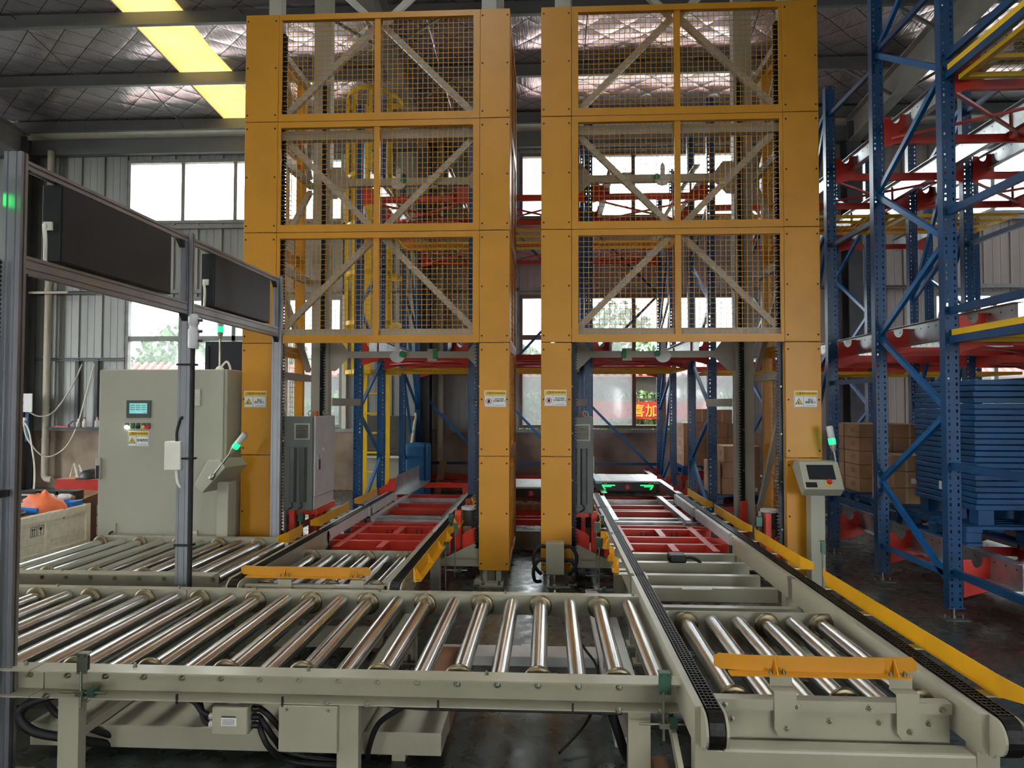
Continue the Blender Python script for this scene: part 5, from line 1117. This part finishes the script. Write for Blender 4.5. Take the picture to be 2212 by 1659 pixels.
for x in (-.8, .37): MB().box(x-.025, x+.025, 7.72, 8.5, 0, .03).build('skid', 'frame_grey', ml); MB().box(x-.02, x+.02, 8.06, 8.1, .03, .2).build('leg', 'rack_red', ml); MB().box(x-.02, x+.02, 8.5, 8.54, .03, .24).build('leg', 'rack_red', ml); MB().box(x-.02, x+.02, 8.31, 8.34, .03, .2).build('leg', 'rack_red', ml)
# ================================================================== plastic pallets and cartons
def pallet_parts(t, x0, x1, y0, y1, z0, m='pallet_blue'):
    zt = z0+.15; n = 9
    for k in range(n):
        ya = y0+(y1-y0)*k/n; MB().box(x0, x1, ya, ya+(y1-y0)/n*.72, zt-.022, zt).build('deck_board', m, t)
    for xx in (x0, (x0+x1)/2-.06, x1-.12):
        MB().box(xx, xx+.12, y0, y1, zt-.045, zt-.022).build('stringer', m, t)
        for yy in (y0, (y0+y1)/2-.06, y1-.12): MB().box(xx, xx+.12, yy, yy+.12, z0+.02, zt-.045).build('block', m, t, bev=.012)
        MB().box(xx, xx+.12, y0, y1, z0, z0+.02).build('runner', m, t)
def pallet(label, *a, grp='blue plastic pallets on the rack rails'):
    t = thing('plastic_pallet', label, 'pallet', ((a[0]+a[1])/2, (a[2]+a[3])/2, a[4]), grp); pallet_parts(t, *a); return t
ZP = LV[0]-.02+.19
pallet('blue plastic pallet under the tall blue stack in the right rack', 3.26, 4.26, 5.62, 6.62, ZP)
pallet('blue plastic pallet under the smaller carton pile in the right rack', 3.26, 4.26, 6.72, 7.62, ZP)
pallet('blue plastic pallet under the taller carton pile in the right rack', 3.26, 4.26, 7.72, 8.62, ZP)
SX0, SX1, SY0, SY1 = 3.36, 4.3, 5.66, 6.56
zb = ZP+.15; hT = .047
nb = 22
ORD = 'first second third fourth fifth sixth seventh eighth ninth tenth eleventh twelfth thirteenth fourteenth fifteenth sixteenth seventeenth eighteenth nineteenth twentieth twenty-first twenty-second'.split()
feet = mesh_of(MB().box(0, .12, 0, .12, 0, .115), 'foot', 'pallet_blue')
for k in range(nb):
    z = zb+.12+k*hT
    lab = 'thin blue nesting pallet %s the tall stack in the right rack' % ('at the bottom of' if k == 0 else 'at the top of' if k == nb-1 else 'inside')
    if 0 < k < nb-1: lab = 'thin blue nesting pallet, %s from the bottom of the tall stack' % ORD[k]
    t = thing('nesting_pallet', lab, 'pallet', ((SX0+SX1)/2, (SY0+SY1)/2, z), 'blue nesting pallets in one stack')
    j = rnd.uniform(-.006, .006)
    MB().box(SX0+j, SX1+j, SY0-j, SY1-j, z, z+hT-.005).build('rim', 'pallet_blue', t, bev=.006)
    if k == 0:
        for xx in (SX0+.03, (SX0+SX1)/2-.06, SX1-.15):
            for yy in (SY0+.03, (SY0+SY1)/2-.06, SY1-.15): inst(feet, 'foot', T((xx, yy, z-.118)), t)
    if k == 3: MB().box(SX0-.012, SX0-.008, SY0+.42, SY0+.50, z-.03, z+.04).build('paper_tag', 'label_white', t)
nC = [0]
def carton(label, x0, x1, y0, y1, z0, z1, grp, tape='y', print_=True):
    t = thing('carton', label, 'carton', ((x0+x1)/2, (y0+y1)/2, z0), grp); g = .003
    MB().box(x0+g, x1-g, y0+g, y1-g, z0, z1-g).build('box', 'cardboard', t, bev=.006)
    xm = (x0+x1)/2; MB().box(xm-.012, xm+.012, y0+g-.001, y0+g, z0+.002, z1-.01).box(xm-.025, xm+.025, y0+.02, y1-.02, z1-g, z1-g+.001).build('tape', 'tape', t)
    if print_: MB().box(x0+g-.001, x0+g, y0+(y1-y0)*.3, y0+(y1-y0)*.55, z0+(z1-z0)*.35, z0+(z1-z0)*.7).build('print', 'cardboard_dark', t)
    if nC[0] % 5 == 2: MB().box(x1-.09, x1-.04, y0+g-.0015, y0+g, z0+.04, z0+.09).build('paper_label', 'label_white', t)
    nC[0] += 1; return t
ROW = ('bottom row', 'second row', 'third row', 'fourth row', 'top row')
zc = ZP+.15
for r_ in range(5):
    for c_ in range(2):
        for d_ in range(2):
            carton('brown carton in the taller right pile, %s, %s, %s' % (ROW[r_], ('left', 'right')[c_], ('front', 'back')[d_]), 3.38+c_*.36, 3.74+c_*.36, 7.76+d_*.4, 8.14+d_*.4, zc+r_*.148, zc+(r_+1)*.148, 'cartons in the taller right pile')
for r_ in range(3):
    for c_ in range(2): carton('brown carton in the smaller right pile, %s, %s one' % (ROW[r_], ('left', 'right')[c_]), 3.30+c_*.26, 3.56+c_*.26, 6.86, 7.3, zc+r_*.155, zc+(r_+1)*.155, 'cartons in the smaller right pile')
# behind the right lift
pallet('blue plastic pallet carrying the cartons before the back wall', 2.12, 3.2, 11.1, 12.1, .48, grp='blue plastic pallets behind the right lift')
pallet('blue plastic pallet under the nearer cartons behind the right lift', 2.2, 2.95, 9.35, 10.3, .25, grp='blue plastic pallets behind the right lift')
st = thing('pallet_stand', 'red low stand holding pallets behind the right lift', 'stand', (2.6, 10.7, 0))
for y in (9.4, 10.2, 11.2, 12.0):
    MB().box(2.1, 3.1, y-.03, y+.03, .17 if y < 11 else .40, .248 if y < 11 else .478).build('beam', 'rack_red', st)
    for x in (2.15, 3.05): MB().box(x-.03, x+.03, y-.03, y+.03, 0, .17 if y < 11 else .40).build('leg', 'rack_red', st)
for r_ in range(3):
    for c_ in range(3):
        carton('brown carton in the pile before the back wall, %s, %s' % (ROW[r_], ('left', 'middle', 'right')[c_]), 2.14+c_*.35, 2.49+c_*.35, 11.15, 11.85, .63+r_*.225, .63+(r_+1)*.225, 'cartons before the back wall')
carton('single brown carton on top of the pile before the back wall, left', 2.34, 2.60, 11.3, 11.8, 1.305, 1.53, 'cartons before the back wall'); carton('single brown carton on top of the pile before the back wall, right', 2.62, 2.95, 11.3, 11.8, 1.305, 1.52, 'cartons before the back wall')
for r_ in range(3): carton('brown carton in the nearer pile behind the right lift, %s' % ROW[r_], 2.33+.01*r_, 2.83, 9.45, 9.9, .40+r_*.215, .40+(r_+1)*.215, 'nearer cartons behind the right lift')
for r_ in range(2): carton('narrow brown carton left of the nearer pile, %s' % ROW[r_], 2.2, 2.32, 9.5, 10.0, .40+r_*.215, .40+(r_+1)*.215, 'nearer cartons behind the right lift')
for r_ in range(4): carton('brown carton seen through the right side mesh, %s' % ROW[r_], 3.32, 3.72, 9.9, 10.4, ZP+r_*.22, ZP+(r_+1)*.22, 'cartons behind the right side mesh')
# ================================================================== yellow caged ladder
ld = thing('caged_ladder', 'yellow caged ladder behind the left lift', 'ladder', (-2.53, 10.2, 0)); LX0, LX1, LY = -2.70, -2.36, 10.15
for x in (LX0, LX1): MB().box(x-.03, x+.03, LY-.012, LY+.012, .05, 6.05).build('stile', 'ladder_yellow', ld)
rg = mesh_of(MB().cyl((LX0, LY, 0), (LX1, LY, 0), .016, 10), 'rung', 'ladder_yellow')
for k in range(20): inst(rg, 'rung', T((0, 0, .3+k*.29)), ld)
cx_ = (LX0+LX1)/2-.03
for z in (2.05, 2.75, 3.45, 4.15, 4.85, 5.55, 6.05):
    pts = [(cx_-.40*math.cos(a), LY-.02-.62*math.sin(a)) for a in [math.pi*i/14 for i in range(15)]]
    hb = MB()
    for p, q_ in zip(pts, pts[1:]): hb.bar((p[0], p[1], z), (q_[0], q_[1], z), .006, .06)
    hb.bar((LX0, LY, z), (pts[0][0], pts[0][1], z), .006, .06).bar((LX1, LY, z), (pts[-1][0], pts[-1][1], z), .006, .06); hb.build('cage_hoop', 'ladder_yellow', ld)
for a in (25, 65, 100, 140):
    x, y = cx_-.395*math.cos(R(a)), LY-.02-.613*math.sin(R(a)); MB().box(x-.025, x+.025, y-.003, y+.003, 2.02, 6.08).build('cage_strap', 'ladder_yellow', ld)
for z in (.35, 2.3): MB().box(LX1, LX1+.2, LY-.01, LY+.01, z, z+.13).build('wall_bracket', 'ladder_yellow', ld); MB().box(LX0-.0, LX0+.14, LY+.013, LY+.03, z-.1, z+.03).build('wall_bracket', 'ladder_yellow', ld)
MB().box(LX0-.05, LX1+.05, LY-.05, LY+.05, 0, .05).build('foot', 'ladder_yellow', ld)
